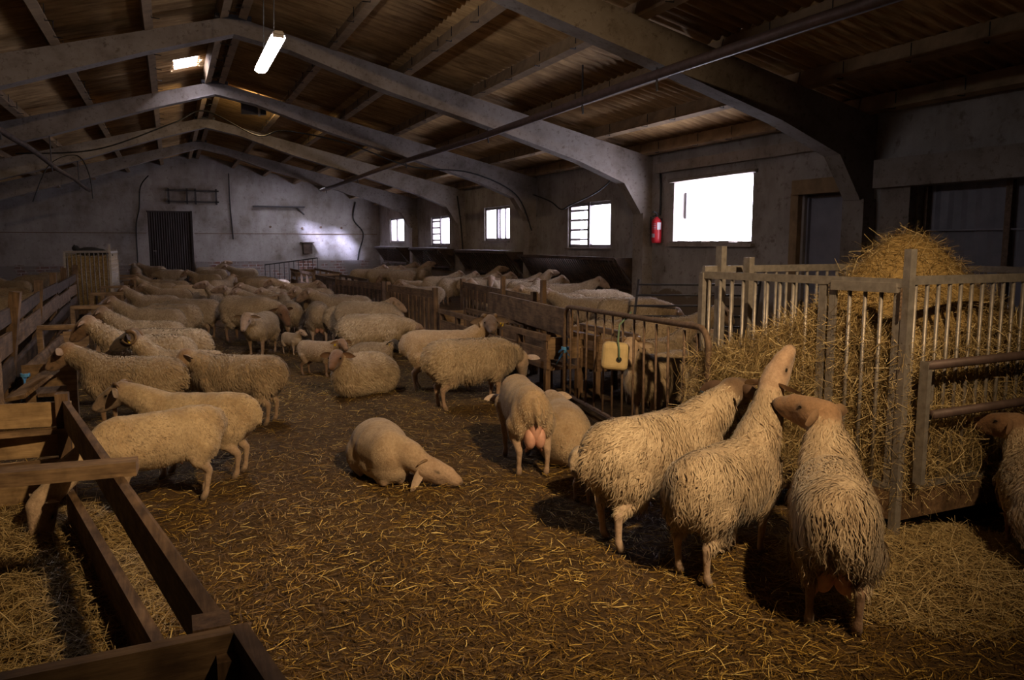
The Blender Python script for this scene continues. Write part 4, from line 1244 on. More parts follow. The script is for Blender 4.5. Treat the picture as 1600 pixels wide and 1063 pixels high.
def bake_bodies(specs, voxel):
    """specs: list of Sheep; returns remeshed smooth meshes"""
    objs = []
    for s, vx, it in zip(specs, voxel, [6] * len(specs)):
        o = bpy.data.objects.new('sheep_raw', raw_mesh(s)); COL.objects.link(o)
        m = o.modifiers.new('r', 'REMESH'); m.mode = 'VOXEL'; m.voxel_size = vx; m.use_smooth_shade = True
        m = o.modifiers.new('s', 'SMOOTH'); m.factor = 0.5; m.iterations = (8 if vx < 0.0165 else 4) if not s.lying else 22
        objs.append(o)
    dg = bpy.context.evaluated_depsgraph_get(); dg.update()
    out = []
    for o in objs:
        out.append(bpy.data.meshes.new_from_object(o.evaluated_get(dg)))
    for o in objs:
        me = o.data; bpy.data.objects.remove(o); bpy.data.meshes.remove(me)
    return out

def colour_body(me, s, cols, closed=False):
    n = len(me.vertices); co = np.zeros(n*3, np.float32); me.vertices.foreach_get('co', co); co = co.reshape(-1, 3).astype(float)
    W = np.zeros((n, 4)); tot = np.zeros(n); woolw = np.zeros(n)
    for p in s.pr:
        if p[0] == 'c':
            a, b_, r0, r1 = p[1], p[2], p[3], p[4]; d = b_ - a; q = np.clip(((co - a) @ d) / (d @ d), 0, 1)
            dist = np.linalg.norm(co - a - q[:, None]*d, axis=1) - (r0 + (r1 - r0)*q)
        else:
            dist = (np.linalg.norm((co - p[1]) / p[2], axis=1) - 1) * p[2].min()
        w = np.exp(-np.clip(dist, -0.02, 0.5) / 0.008)
        c = np.array(cols[p[5]])
        W[:, :3] += w[:, None] * c; tot += w; woolw += w * p[6]
    W[:, :3] /= tot[:, None]; W[:, 3] = 1; woolw /= tot
    # faint mottling of the coat
    nz = 0.5 + 0.5*np.sin(co[:, 0]*23 + 1.3) * np.sin(co[:, 1]*27 + co[:, 2]*19)
    W[:, :3] *= (0.90 + 0.12*nz)[:, None]
    # skin markings: lips, nostrils, eye rims, pale or dark blaze
    P, h, up, sd, _ = s.head; k = s.hs; face = np.array(cols['face'])
    marks = []
    for q in (1, -1):
        marks.append((P + (h*0.222 - up*0.020 + sd*q*0.010)*k, P + (h*0.150 - up*0.030 + sd*q*0.034)*k, 0.0065*k, face*0.28))
        marks.append((P + (h*0.226 + up*0.006 + sd*q*0.014)*k, P + (h*0.216 + up*0.002 + sd*q*0.022)*k, 0.007*k, face*0.22))
        e = P + (h*0.074 + up*0.022 + sd*q*0.055)*k
        marks.append((e - h*0.012*k, e + h*0.014*k - up*0.004, (0.007 if closed else 0.016)*k, face*(0.30 if closed else 0.55)))
    for a0, b0, rad, colr in marks:
        d = b0 - a0; q = np.clip(((co - a0) @ d) / (d @ d), 0, 1)
        dist = np.linalg.norm(co - a0 - q[:, None]*d, axis=1)
        wt = np.clip(1.4 - dist / rad, 0, 1)[:, None]
        W[:, :3] = W[:, :3]*(1 - wt) + colr*wt
    a = me.attributes.new('coat', 'FLOAT_COLOR', 'POINT'); a.data.foreach_set('color', W.astype(np.float32).ravel())
    me.materials.clear(); me.materials.append(M['coat'])
    return co, woolw

def fleece_mesh(me, co, woolw, count, length, width, wavy, segs, seed, lift=0.35, dirt=0.0, back=(-1, 0, 0)):
    r = np.random.default_rng(seed)
    me.calc_loop_triangles()
    nt_ = len(me.loop_triangles); tri = np.zeros(nt_*3, np.int32); me.loop_triangles.foreach_get('vertices', tri); tri = tri.reshape(-1, 3)
    nr = np.zeros(len(me.vertices)*3, np.float32); me.vertices.foreach_get('normal', nr); nr = nr.reshape(-1, 3).astype(float)
    A = co[tri[:, 0]]; B_ = co[tri[:, 1]]; C = co[tri[:, 2]]
    area = np.linalg.norm(np.cross(B_ - A, C - A), axis=1) * 0.5
    ww = woolw[tri].mean(1)
    area = area * np.where(ww > 0.45, 1, np.where(ww > 0.3, 0.25, 0))
    pick = r.choice(nt_, size=count, p=area / area.sum())
    b1 = r.random(count); b2 = r.random(count); fl = b1 + b2 > 1; b1[fl] = 1 - b1[fl]; b2[fl] = 1 - b2[fl]
    P = A[pick] + (B_ - A)[pick]*b1[:, None] + (C - A)[pick]*b2[:, None]
    Nn = nr[tri[pick]].mean(1); Nn /= np.linalg.norm(Nn, axis=1, keepdims=True)
    wl = ww[pick]
    # coherent lock direction: hangs down and a little back, with swirling variation
    flow = np.stack([back[0] + 0.9*np.sin(P[:, 0]*13 + P[:, 2]*9 + seed), back[1] + 0.9*np.sin(P[:, 1]*15 + P[:, 0]*8 + 2*seed), -1.5 + 0.5*np.sin(P[:, 0]*11 + P[:, 1]*12)], 1)
    flow += r.normal(0, 0.45, (count, 3))
    flow -= Nn * (flow * Nn).sum(1, keepdims=True) * 0.9
    flow /= np.linalg.norm(flow, axis=1, keepdims=True)
    L = length * r.uniform(0.6, 1.25, count) * np.where(wl > 0.8, 1.0, 0.6)
    S = np.cross(flow, Nn); S /= np.linalg.norm(S, axis=1, keepdims=True) + 1e-9
    ph = 6*np.sin(P[:, 0]*20) + 6*np.sin(P[:, 1]*21 + P[:, 2]*17) + r.uniform(0, 1.6, count)
    wd = width * r.uniform(0.6, 1.3, count)
    rings = []
    for k in range(segs + 1):
        t = k / segs
        c = P - Nn*0.006 + flow * (L * t)[:, None]*(1 - 0.15*lift) + Nn * (L * lift * math.sin(min(t*1.5, 1.0)*math.pi/2) * (1 - 0.35*t*t))[:, None]
        c = c + S * (wavy * L * np.sin(ph + t*7.0) * t)[:, None]
        c[:, 2] -= 0.25 * L * t * t * (1 if length > 0.05 else 0.3)
        ww_ = wd * (1 - t)**0.55 if k < segs else wd * 0
        rings.append((c - S*ww_[:, None]/2, c + S*ww_[:, None]/2))
    V = []
    for k in range(segs): V += [rings[k][0], rings[k][1]]
    V.append(rings[segs][0])
    nv = len(V)
    V = np.stack(V, 1).reshape(-1, 3)
    base = (np.arange(count)*nv)[:, None]
    F = []
    for k in range(segs - 1):
        F.append(base + np.array([[2*k, 2*k+1, 2*k+3]])); F.append(base + np.array([[2*k, 2*k+3, 2*k+2]]))
    F.append(base + np.array([[2*segs-2, 2*segs-1, 2*segs]]))
    F = np.concatenate(F, 0)
    tint = np.clip(r.normal(0.60, 0.27, count) - dirt * 0.35 * np.clip(np.sin(P[:, 0]*9 + seed) * np.sin(P[:, 1]*11 + P[:, 2]*8 + 2*seed) - 0.35, 0, 1), 0, 1)
    tint = np.repeat(tint, nv)
    return np_mesh('fleece', V, F, M['fleece'], {'tint': ('FLOAT', tint)}, smooth=True)

def ear_mesh(P, h, up, sd, q, drop, mat, size=1.0):
    base = P - h*0.002 + sd*q*0.066 + up*0.022
    ax = unit(sd*q*1.0 - up*drop - h*0.12); ref = h + sd*q*drop*0.7; nrm = unit(np.cross(ax, unit(np.cross(ax, ref)))) ; side = unit(np.cross(ax, nrm))
    if nrm @ ref < 0: nrm = -nrm
    V = []; F = []; nl, nw = 7, 5
    for i in range(nl):
        t = i / (nl - 1); wd = 0.034*size*math.sin(math.pi*min(1, 0.16 + t*0.84))**0.7 if i < nl-1 else 0.004
        for j in range(nw):
            v = j/(nw-1)*2 - 1
            V.append(base + ax*(0.13*size*t) + side*(wd*v) - nrm*(0.016*(1 - v*v)*math.sin(math.pi*min(1, t + 0.15))) - up*0.03*t*t*drop)
    for i in range(nl-1):
        for j in range(nw-1): F.append((i*nw+j, i*nw+j+1, (i+1)*nw+j+1, (i+1)*nw+j))
    me = MB().add(V, F).mesh('ear', mat, True)
    return me

def ear_material(name, col):
    return simple(name, col, 0.85, 0, 0.25, 30)
EAR_M = {}

def add_horn(parent, head, q, kind):
    P, h, up, sd, _ = head
    b_ = P + up*0.066 + sd*q*0.045 + h*0.0
    pts = []
    if kind == 'stub':
        pts = [b_ + (-h*0.55 + up*0.25 + sd*q*0.75)*0.095*t - up*0.06*t*t for t in np.linspace(0, 1, 7)]
        MB().tube(pts, 0.018, 8, True, 0.005).build('horn', M['horn'], parent, True)
    else:
        # curls back, down round the ear and forward again
        for t in np.linspace(0, 1, 18):
            a = t*1.55*math.pi; rr_ = 0.072 - 0.012*t
            pts.append(b_ - h*(rr_*math.sin(a)) + up*(rr_*(math.cos(a) - 1)) + sd*q*(0.01 + 0.075*t))
        MB().tube(pts, 0.025, 8, True, 0.007).build('horn', M['horn'], parent, True)

def add_udder(parent, scale=1.0, x=-0.30, z=0.30):
    mb = MB()
    for q in (1, -1):
        mb.ell((x, q*0.036*scale, z), (0.062*scale, 0.044*scale, 0.080*scale), 14, 10)
    mb.ell((x - 0.01, 0, z + 0.085*scale), (0.055*scale, 0.048*scale, 0.12*scale), 14, 10)
    o = mb.build('udder', M['pink'], parent, True)
    tag(o, 'bare pink udder')
    for q in (1, -1):
        MB().cyl((x + 0.02, q*0.045*scale, z - 0.06*scale), (x + 0.035, q*0.06*scale, z - 0.105*scale), 0.012*scale, 8, 0.007).build('teat', M['pink'], o, True)
    return o

def face_cols(face, wool=CREAM, leg=None, neck=None):
    leg = leg or tuple(0.55*a + 0.45*b_ for a, b_ in zip(face, TAN))
    return {'wool': wool, 'neck': neck or tuple(0.6*a + 0.4*b_ for a, b_ in zip(wool, face)), 'face': face, 'muzzle': tuple(0.5*c + 0.01 for c in face), 'leg': leg, 'hoof': HOOF}

# every spec: pose args, colours, fleece args, extras, placement, label
SPEC = []
def individual(label, loc, heading, scale=1.0, pose=None, cols=None, fl=None, horns=None, tagcol=None, udder=None, name='sheep', group=None, eyes=True, lift=0.0, voxel=0.0125, ears=True):
    SPEC.append(dict(label=label, loc=loc, heading=heading, scale=scale, pose=pose or {}, cols=cols or face_cols(BROWN), fl=fl, horns=horns, tagcol=tagcol, udder=udder, name=name, group=group, eyes=eyes, lift=lift, voxel=voxel, ears=ears))

LONG = dict(count=14500, length=0.075, width=0.0085, wavy=0.13, segs=4, lift=0.26)
MIDW = dict(count=8000, length=0.048, width=0.0085, wavy=0.14, segs=3, lift=0.5)
SHORT = dict(count=9000, length=0.024, width=0.006, wavy=0.1, segs=2, lift=0.42)
CURL = dict(count=4500, length=0.022, width=0.010, wavy=0.5, segs=3, lift=0.5)

# ---- the four at the hay feeder
individual('long-woolled sheep with dark face at the hurdle end of the hay feeder', (2.40, 3.51), 12, 1.02, dict(poll=(0.60, 0.0, 0.72), hdir=(0.93, 0.1, -0.1), wool=0.005, legs=(0.02, -0.02, 0.03, -0.04)), face_cols((0.13, 0.075, 0.045), leg=PALE), LONG, tagcol=-1)
individual('long-woolled sheep stretching its pale muzzle up into the hay', (2.49, 3.03), 22, 0.92, dict(poll=(0.52, 0.02, 0.92), hdir=(0.55, -0.12, 0.8), wool=0.006, legs=(0.03, 0, 0.02, -0.03)), face_cols((0.58, 0.42, 0.31), leg=PALE), LONG)
individual('shaggy brown-headed sheep seen from behind between the feeder and open straw', (2.66, 2.52), 48, 0.95, dict(hs=1.3, nk=1.1, ear_drop=0.15, poll=(0.45, 0.03, 0.80), hdir=(0.50, 0.82, 0.12), wool=0.006, legs=(0, 0, 0.02, -0.02), tail=True), face_cols((0.30, 0.18, 0.10), leg=(0.30, 0.19, 0.13), neck=(0.36, 0.23, 0.135)), LONG, udder=(1.25, -0.26, 0.25))
individual('brown-faced sheep with yellow ear tag feeding at the low pipe rails', (3.86, 2.37), 45, 0.84, dict(poll=(0.40, 0.06, 0.76), hdir=(0.5, 0.8, -0.1), wool=0.004), face_cols((0.27, 0.15, 0.08)), MIDW, tagcol=-1)
individual('brown-faced sheep half hidden behind the tagged sheep at the pipe rails', (4.26, 2.28), 44, 0.84, dict(poll=(0.46, 0.10, 0.74), hdir=(0.5, 0.75, -0.2), wool=0.004), face_cols((0.33, 0.20, 0.11)), MIDW)
# ---- around the open straw
individual('shorn sheep seen from behind with a large pink udder', (2.29, 5.06), 78, 0.96, dict(poll=(0.58, 0, 0.40), hdir=(0.6, 0, -0.8), legs=(0, 0, 0.02, -0.02), fat=0.92, wool=-0.012), face_cols(PALE, (0.56, 0.41, 0.26)), SHORT, udder=(0.98, -0.39, 0.30))
individual('short-woolled sheep lying against the metal hurdle', (2.66, 5.12), 72, 0.90, dict(pose='lie', poll=(0.46, 0.05, 0.42), hdir=(0.75, 0.3, -0.4)), face_cols(PALE, (0.58, 0.44, 0.29)), SHORT)
individual('small curly white lamb behind the long-woolled sheep', (2.44, 4.16), 16, 0.57, dict(poll=(0.56, 0, 0.70), hdir=(0.8, 0, -0.5)), face_cols(PALE, (0.66, 0.55, 0.42), PALE), CURL, name='lamb')
individual('cream sheep lying asleep alone on the open straw', (1.25, 5.13), -86, 0.82, dict(pose='lie', hs=1.5, nk=1.25, poll=(0.44, 0.22, 0.18), hdir=(0.42, 0.80, -0.40), roll=-0.1, ear_drop=2.0), face_cols((0.60, 0.45, 0.34), (0.60, 0.47, 0.34), neck=(0.60, 0.46, 0.34)), dict(SHORT, length=0.018), horns='stub', eyes=False)
individual('thick-fleeced sheep standing side-on behind the shorn one', (2.66, 7.08), 0, 1.00, dict(poll=(0.56, 0.10, 0.44), hdir=(0.35, 0.5, -0.8), wool=0.012), face_cols(PALE, leg=(0.45, 0.31, 0.23)), dict(MIDW, count=8500, length=0.05))
individual('sheep with yellow ear tag looking back over the thick-fleeced one', (2.70, 8.01), -22, 1.00, dict(poll=(0.48, -0.06, 0.76), hdir=(0.15, -0.93, -0.3), fat=0.95), face_cols((0.22, 0.15, 0.11), (0.54, 0.40, 0.26), (0.46, 0.33, 0.24)), SHORT, tagcol=1, horns='curl1')
individual('fluffy sheep lying with its brown head turned to the flock', (1.82, 8.13), 211, 0.90, dict(pose='lie', poll=(0.42, 0.02, 0.50), hdir=(0.75, 0.45, -0.4), wool=0.01), face_cols((0.26, 0.14, 0.08)), dict(MIDW, count=8000, length=0.05))
individual('lamb with yellow ear tag standing beside the fluffy lying sheep', (1.60, 9.55), -48, 0.65, dict(poll=(0.52, 0.0, 0.66), hdir=(0.75, -0.45, -0.4)), face_cols((0.33, 0.20, 0.12), (0.42, 0.31, 0.21), (0.32, 0.20, 0.13)), CURL, tagcol=-1, name='lamb')
individual('black-faced sheep lying in the gap below the grazing flock', (2.32, 9.92), -15, 0.67, dict(pose='lie', poll=(0.46, 0, 0.46), hdir=(0.6, -0.6, -0.5)), face_cols(DARK, (0.38, 0.29, 0.2)), MIDW, tagcol=-1)
individual('broad sheep lowering its pale head beside the slatted rack', (2.58, 11.07), -48, 1.12, dict(poll=(0.56, -0.1, 0.40), hdir=(0.35, -0.35, -0.87), wool=0.01), face_cols((0.40, 0.27, 0.19)), MIDW)
individual('round sheep seen from behind in the middle of the flock', (2.10, 12.50), 82, 1.00, dict(poll=(0.62, 0, 0.5), hdir=(0.8, 0, -0.6), wool=0.012), face_cols(PALE), MIDW, udder=(1.0, -0.30, 0.30))
individual('sheep facing out of the flock with a narrow pale blaze', (1.14, 11.61), -116, 0.90, dict(poll=(0.58, 0, 0.66), hdir=(0.72, 0, -0.69), wool=0.01), face_cols((0.42, 0.30, 0.22), neck=CREAM), MIDW, ears=True)
individual('small pale-headed lamb peeping from behind the flock', (1.55, 11.52), -67, 0.48, dict(poll=(0.52, 0, 0.74), hdir=(0.85, 0.2, -0.35)), face_cols((0.6, 0.46, 0.36), (0.6, 0.48, 0.35)), CURL, name='lamb')
individual('big-fleeced sheep with brown head lowered toward the lamb', (1.11, 13.12), -48, 1.12, dict(poll=(0.60, 0, 0.50), hdir=(0.6, -0.15, -0.78), wool=0.012), face_cols((0.22, 0.12, 0.07)), MIDW)
# ---- left group, feeding
individual('woolly sheep with its hindquarters to the open straw and head tucked', (0.50, 7.29), 150, 0.92, dict(poll=(0.48, 0.07, 0.66), hdir=(0.45, 0.35, -0.82), wool=0.006), face_cols((0.40, 0.27, 0.17), (0.58, 0.45, 0.30), (0.42, 0.30, 0.21)), MIDW, udder=(0.9, -0.22, 0.29))
individual('cream sheep side-on with a grey mottled head over the plank pen', (0.11, 5.70), 157, 0.89, dict(nk=1.12, poll=(0.56, 0.0, 0.675), hdir=(0.85, 0.05, -0.52), fat=0.95), face_cols((0.34, 0.25, 0.18), (0.60, 0.47, 0.31), (0.44, 0.32, 0.23)), SHORT, horns='stub', udder=(0.6, -0.16, 0.31))
individual('cream sheep reaching through the feed gap to the hay on the floor', (-0.13, 5.10), 204, 0.90, dict(wool=-0.01, poll=(0.71, 0.04, 0.22), hdir=(0.12, 0.08, -0.97), legs=(0.06, -0.02, 0.05, -0.05), fat=0.92), face_cols((0.52, 0.38, 0.27), (0.60, 0.47, 0.31), (0.45, 0.33, 0.24), (0.55, 0.42, 0.29)), SHORT, udder=(0.5, -0.18, 0.32))
individual('large woolly sheep with its side pressed behind the mottled-headed one', (-0.35, 7.35), 154, 0.95, dict(poll=(0.58, 0.0, 0.72), hdir=(0.78, 0, -0.62), wool=0.008), face_cols(TAN, (0.56, 0.44, 0.30)), MIDW)
individual('dark-headed sheep with one curled horn in the trough row', (0.05, 7.95), 154, 0.88, dict(poll=(0.50, 0.05, 0.82), hdir=(0.85, 0.15, -0.5), wool=0.006), face_cols((0.085, 0.062, 0.05), (0.53, 0.41, 0.28), neck=(0.40, 0.31, 0.22)), MIDW, horns='curl1', tagcol=1)
# ---- behind the metal hurdle
individual('pale-faced sheep standing behind the lick block and hurdle bars', (3.90, 5.70), -158, 0.95, dict(poll=(0.44, -0.02, 0.78), hdir=(0.62, 0.45, -0.45), wool=0.006), face_cols((0.62, 0.47, 0.34), (0.50, 0.39, 0.26), neck=(0.58, 0.45, 0.31)), LONG, tagcol=-1, horns='curl1')

bodies = bake_bodies([sheep_pose(**s['pose']) for s in SPEC], [s['voxel'] for s in SPEC])
for i, (sp, me) in enumerate(zip(SPEC, bodies)):
    s = sheep_pose(**sp['pose'])
    x, y = sp['loc']; z = float(ground(x, y))
    root = empty(sp['name'], (x, y, z), math.radians(sp['heading']))
    root.scale = (sp['scale'],) * 3
    tag(root, sp['label'], 'lamb' if sp['name'] == 'lamb' else 'sheep', sp['group'])
    co, ww = colour_body(me, s, sp['cols'], not sp['eyes'])
    me.name = 'body'
    put('body', me, root)
    if sp['fl']:
        fo = put('fleece', fleece_mesh(me, co, ww, seed=i + 3, dirt=0.9, **sp['fl']), root); tag(fo, kind='stuff')
    P, h, up, sd, drop = s.head
    key = tuple(round(c, 2) for c in sp['cols']['face'])
    if key not in EAR_M: EAR_M[key] = ear_material('ear_skin', tuple(min(1, c*0.8 + 0.01) for c in key))
    for q in (1, -1):
        ear = put('ear', ear_mesh(P, h, up, sd, q, drop, EAR_M[key], 0.92*s.hs), root)
        if sp['tagcol'] == q:
            c = P + sd*q*0.13 - up*(0.02 + 0.05*drop) + h*0.014
            R = Matrix((tuple(sd), tuple(up), tuple(h))).transposed()
            MB().box(c, (0.034, 0.042, 0.006), R).build('ear_tag', M['yellow'], ear)
        if sp['eyes']:
            e = P + (h*0.074 + up*0.022 + sd*q*0.055)*s.hs
            MB().ell(e, (0.0145, 0.0085, 0.0095), 10, 8, Matrix((tuple(h), tuple(up), tuple(sd))).transposed()).build('eye', M['eye'], root, True)
    if sp['horns'] == 'stub':
        for q in (1, -1): add_horn(root, s.head, q, 'stub')
    elif sp['horns'] == 'curl1':
        for q in (1, -1): add_horn(root, s.head, q, 'curl')
    if sp['udder']: add_udder(root, *sp['udder'])

# ---- the rest of the flock: a few poses, copied
VARI = {
 'stand': dict(poll=(0.60, 0.02, 0.74), hdir=(0.8, 0.1, -0.58), wool=0.012, ears_in=True),
 'feed': dict(poll=(0.62, 0.0, 0.46), hdir=(0.6, 0.05, -0.8), wool=0.012, ears_in=True),
 'trough': dict(poll=(0.60, 0.0, 0.79), hdir=(0.74, 0.0, -0.67), wool=0.012, ears_in=True),
 'turn': dict(poll=(0.50, -0.10, 0.80), hdir=(0.45, -0.85, -0.2), wool=0.012, ears_in=True),
 'up': dict(poll=(0.56, 0.0, 0.84), hdir=(0.93, 0.05, 0.0), wool=0.012, ears_in=True, nk=1.2),
 'lie': dict(pose='lie', poll=(0.54, 0.0, 0.46), hdir=(0.8, 0.1, -0.55), wool=0.012, ears_in=True),
}
keys = list(VARI)
vb = bake_bodies([sheep_pose(**VARI[k]) for k in keys], [0.017] * len(keys))
PROTO = {}
for i, (k, me) in enumerate(zip(keys, vb)):
    s = sheep_pose(**VARI[k]); co, ww = colour_body(me, s, face_cols((0.42, 0.30, 0.22) if k not in ('feed', 'trough') else (0.30, 0.19, 0.12), (0.60, 0.49, 0.36)))
    me.name = 'body'
    PROTO[k] = (me, fleece_mesh(me, co, ww, 6500, 0.05, 0.011, 0.14, 3, 50 + i, 0.5, 0.6))

HEADS = {'trough': 'with its head over the rim', 'stand': 'with level head', 'feed': 'with lowered head', 'turn': 'turning its head', 'up': 'with raised head', 'lie': 'lying down'}
def flock_label(x, y, kind, zone, ang):
    hd = HEADS[kind]
    way = 'facing the wall' if math.cos(math.radians(ang)) > 0.3 else 'facing the barn' if math.cos(math.radians(ang)) < -0.3 else 'facing along the wall'
    if zone == 'row':
        return 'cream woolly sheep %s %s' % (hd, 'at the second wooden trough' if y < 14.2 else 'at the third wooden trough') if y > 10.5 else 'cream woolly sheep %s at the pale hooped trough' % hd
    if zone == 'rowfar': return 'woolly sheep %s below the yellow shaded lamp' % hd
    if zone == 'door': return 'dim sheep %s %s' % (hd, 'before the brown sheet door' if x < 1.2 else 'before the brick foot of the back wall')
    if zone == 'mid': return 'woolly sheep %s in the middle flock %s' % (hd, 'by the dark slatted rack' if y < 16 else 'by the dark trough')
    if zone == 'yel': return 'yellow-lit sheep feeding beside the long middle trough'
    if zone == 'pen2': return 'pale pen sheep %s %s close behind the metal hurdle' % (hd, way)
    if zone == 'left': return 'dim sheep %s beyond the weathered plank fence' % hd
    near = 'the leaning gate' if y < 12.3 else 'the extinguisher' if y < 13.7 else 'the barred window' if y < 15.9 else 'the column cable' if y < 17.9 else 'the two-pane window' if y < 22.4 else 'the back barred window' if y < 26.8 else 'the back corner window'
    return 'pale pen sheep %s %s near %s' % (hd, way, near)
GROUPS = {'row': 'sheep packed along the trough row', 'rowfar': 'sheep under the far lamp', 'door': 'sheep before the back wall', 'mid': 'sheep in the middle flock', 'yel': 'sheep beside the long middle trough', 'pen': 'sheep in the pen below the windows', 'pen2': 'sheep behind the hurdle', 'left': 'sheep beyond the plank fence'}
FLOCK = [
 (-0.26, 8.58, 152, 'trough', 1.0, 'row'), (-0.3, 10.7, 154, 'trough', 0.95, 'row'), (-0.06, 9.26, 148, 'feed', 0.98, 'row'), (-0.29, 12.61, 158, 'trough', 0.95, 'row'),
 (-0.04, 12.96, 146, 'feed', 1.0, 'row'), (-0.3, 15.84, 154, 'trough', 0.95, 'row'), (-0.04, 18.28, 152, 'stand', 0.95, 'row'), (-0.3, 22.59, 154, 'trough', 0.95, 'rowfar'),
 (-0.01, 21.93, 150, 'feed', 0.95, 'rowfar'), (-0.31, 21.57, 162, 'trough', 0.9, 'rowfar'), (0.43, 19.43, 346, 'feed', 0.95, 'rowfar'), (1.19, 21.91, 52, 'stand', 0.95, 'rowfar'),
 (0.96, 17.77, 239, 'turn', 0.95, 'mid'), (-1.15, 30.88, 96, 'stand', 0.95, 'door'), (-0.59, 32.36, 152, 'stand', 0.95, 'door'), (-0.02, 28.28, 176, 'feed', 0.95, 'door'),
 (1.25, 28.1, 162, 'feed', 0.95, 'door'), (1.27, 29.83, 348, 'up', 0.95, 'door'), (0.96, 25.28, 154, 'stand', 0.95, 'door'), (2.31, 28.79, 166, 'stand', 0.95, 'door'),
 (2.2, 23.82, 146, 'feed', 0.95, 'door'), (1.2, 16.37, 242, 'turn', 0.9, 'mid'), (0.28, 14.15, 150, 'feed', 1.0, 'mid'), (1.62, 15.0, 154, 'stand', 0.95, 'mid'),
 (2.09, 15.2, 162, 'stand', 0.95, 'mid'), (1.8, 13.48, 92, 'stand', 0.95, 'mid'), (1.84, 17.12, 152, 'stand', 0.95, 'mid'), (2.44, 17.87, 342, 'stand', 0.95, 'mid'),
 (2.76, 17.12, 154, 'stand', 0.95, 'mid'), (2.42, 21.38, 156, 'feed', 0.95, 'yel'), (2.31, 22.73, 356, 'feed', 0.95, 'yel'), (2.74, 19.28, 162, 'stand', 0.95, 'mid'),
 (2.75, 13.75, 158, 'stand', 1.0, 'mid'), (2.59, 14.3, 150, 'stand', 1.0, 'mid'), (2.54, 11.8, 338, 'stand', 0.95, 'mid'), (2.46, 10.32, 344, 'feed', 0.95, 'mid'),
 (5.61, 24.38, 356, 'stand', 0.95, 'pen'), (5.94, 23.65, 336, 'stand', 0.95, 'pen'), (6.31, 22.91, 152, 'feed', 0.95, 'pen'), (7.06, 22.88, 56, 'stand', 0.95, 'pen'),
 (7.03, 25.68, 356, 'stand', 0.95, 'pen'), (6.94, 23.89, 346, 'up', 0.95, 'pen'), (6.08, 18.39, 12, 'stand', 0.95, 'pen'), (5.98, 19.88, 152, 'lie', 0.95, 'pen'),
 (5.33, 18.8, 162, 'lie', 0.95, 'pen'), (5.15, 16.64, 162, 'stand', 0.85, 'pen'), (6.16, 17.44, 16, 'stand', 0.95, 'pen'), (6.54, 17.13, 6, 'stand', 0.95, 'pen'),
 (6.7, 16.73, 2, 'stand', 0.95, 'pen'), (7.02, 18.23, 352, 'up', 0.95, 'pen'), (6.26, 15.23, 236, 'stand', 0.95, 'pen'), (5.53, 13.41, 162, 'turn', 0.95, 'pen'),
 (7.03, 14.82, 356, 'stand', 0.95, 'pen'), (6.11, 13.04, 56, 'stand', 0.95, 'pen'), (7.04, 15.81, 6, 'stand', 0.95, 'pen'), (5.31, 11.87, 146, 'stand', 0.9, 'pen'),
 (7.01, 15.27, 2, 'up', 0.95, 'pen'), (5.65, 11.17, 154, 'stand', 1.0, 'pen'), (5.83, 10.63, 142, 'stand', 0.95, 'pen'), (6.51, 11.35, 344, 'feed', 1.0, 'pen'),
 (7.03, 13.42, 338, 'stand', 1.0, 'pen'), (6.06, 9.56, 336, 'feed', 1.0, 'pen'), (5.19, 7.35, 356, 'stand', 1.04, 'pen2'), (4.88, 8.16, 166, 'feed', 0.95, 'pen2'),
 (4.59, 5.8, 56, 'stand', 0.9, 'pen2'), (4.4, 6.5, 16, 'stand', 0.95, 'pen2'), (-3.7, 23.44, 146, 'stand', 0.95, 'left'), (-3.6, 26.23, 166, 'feed', 0.95, 'left'),
 (-3.28, 27.61, 346, 'stand', 0.95, 'left'), (-2.75, 16.79, 352, 'stand', 0.95, 'left'), (-3.31, 19.89, 176, 'feed', 0.95, 'left'),
]
GREEN = (5.31, 11.87)
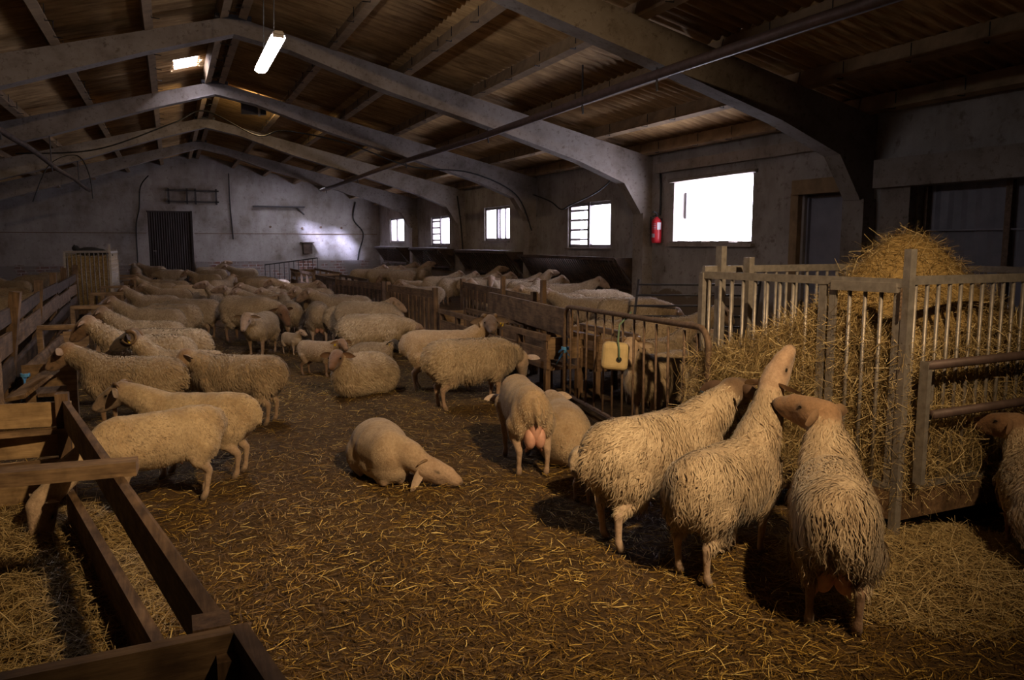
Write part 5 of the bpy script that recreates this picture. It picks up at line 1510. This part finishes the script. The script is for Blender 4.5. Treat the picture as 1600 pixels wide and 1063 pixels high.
for (x, y, hd, kind, sc, zone) in FLOCK:
    me, fl_ = PROTO[kind]
    root = empty('sheep', (x, y, float(ground(x, y))), math.radians(hd)); root.scale = (sc,) * 3
    tag(root, flock_label(x, y, kind, zone, hd), 'sheep', GROUPS[zone])
    put('body', me, root); fo = put('fleece', fl_, root); tag(fo, kind='stuff')
    if (x, y) == GREEN:
        root['label'] = 'pale sheep with a teal paint mark on its rump in the pen'; del root['group']
        MB().ell((-0.30, 0.05, 0.69), (0.10, 0.09, 0.012), 12, 6).build('paint_mark', M['teal_mark'], root, True)

# ------------------------------------------------------------------ straw bedding
def straw_bed():
    n = 215000
    # denser towards the near end of the barn
    d = 1.2 + 15.0 * rng.random(n) ** 1.35
    a = rng.uniform(-0.85, 0.92, n) + math.radians(23.5)
    x = d * np.sin(a); y = d * np.cos(a)
    ok = (x < 3.3) & (x > -0.75) | ((x >= 3.3) & (y < 2.9) & (x < 5.5)) | ((x <= -0.75) & (y > 5))
    # keep only the part of the floor inside the walls
    ok &= (y < 16) & (x > -2.2)
    x, y = x[ok], y[ok]; n = len(x)
    z = ground(x, y) + rng.uniform(0.0, 0.022, n) + 0.010*np.sin(3*x + 2.1*y)*np.sin(2.7*x - 3.3*y)
    D = rng.normal(0, 1, (n, 3)); D[:, 2] *= 0.16
    # trampled sweep: stalks lean along drifting directions
    D[:, 0] += 0.5*np.sin(0.9*y + 1.3*x); D[:, 1] += 0.5*np.cos(1.1*x - 0.8*y) - 0.3
    D /= np.linalg.norm(D, axis=1, keepdims=True)
    Nn = rng.normal(0, 0.45, (n, 3)); Nn[:, 2] += 1
    L = 0.022 + 0.095 * rng.random(n) ** 1.6; w = rng.uniform(0.0017, 0.0042, n)
    patch = 0.5 + 0.5*np.sin(1.9*x + 0.7*np.sin(2.3*y))*np.sin(1.6*y + 0.9*np.sin(1.7*x))
    tint = np.clip(np.where(rng.random(n) < 0.72, rng.beta(1.5, 3.0, n) * 0.62, rng.uniform(0.5, 0.95, n)) + 0.2*(patch - 0.5), 0, 1)
    hi = rng.random(n) < 0.012
    tint[hi] = 1.0
    me = strands(np.stack([x, y, z + 0.004], 1), D, Nn, L, w, tint, M['straw'], 'straw_bedding', 0.05)
    o = put('straw_bedding', me); tag(o, 'loose golden straw trodden over the barn floor', 'straw', kind='stuff')
straw_bed()
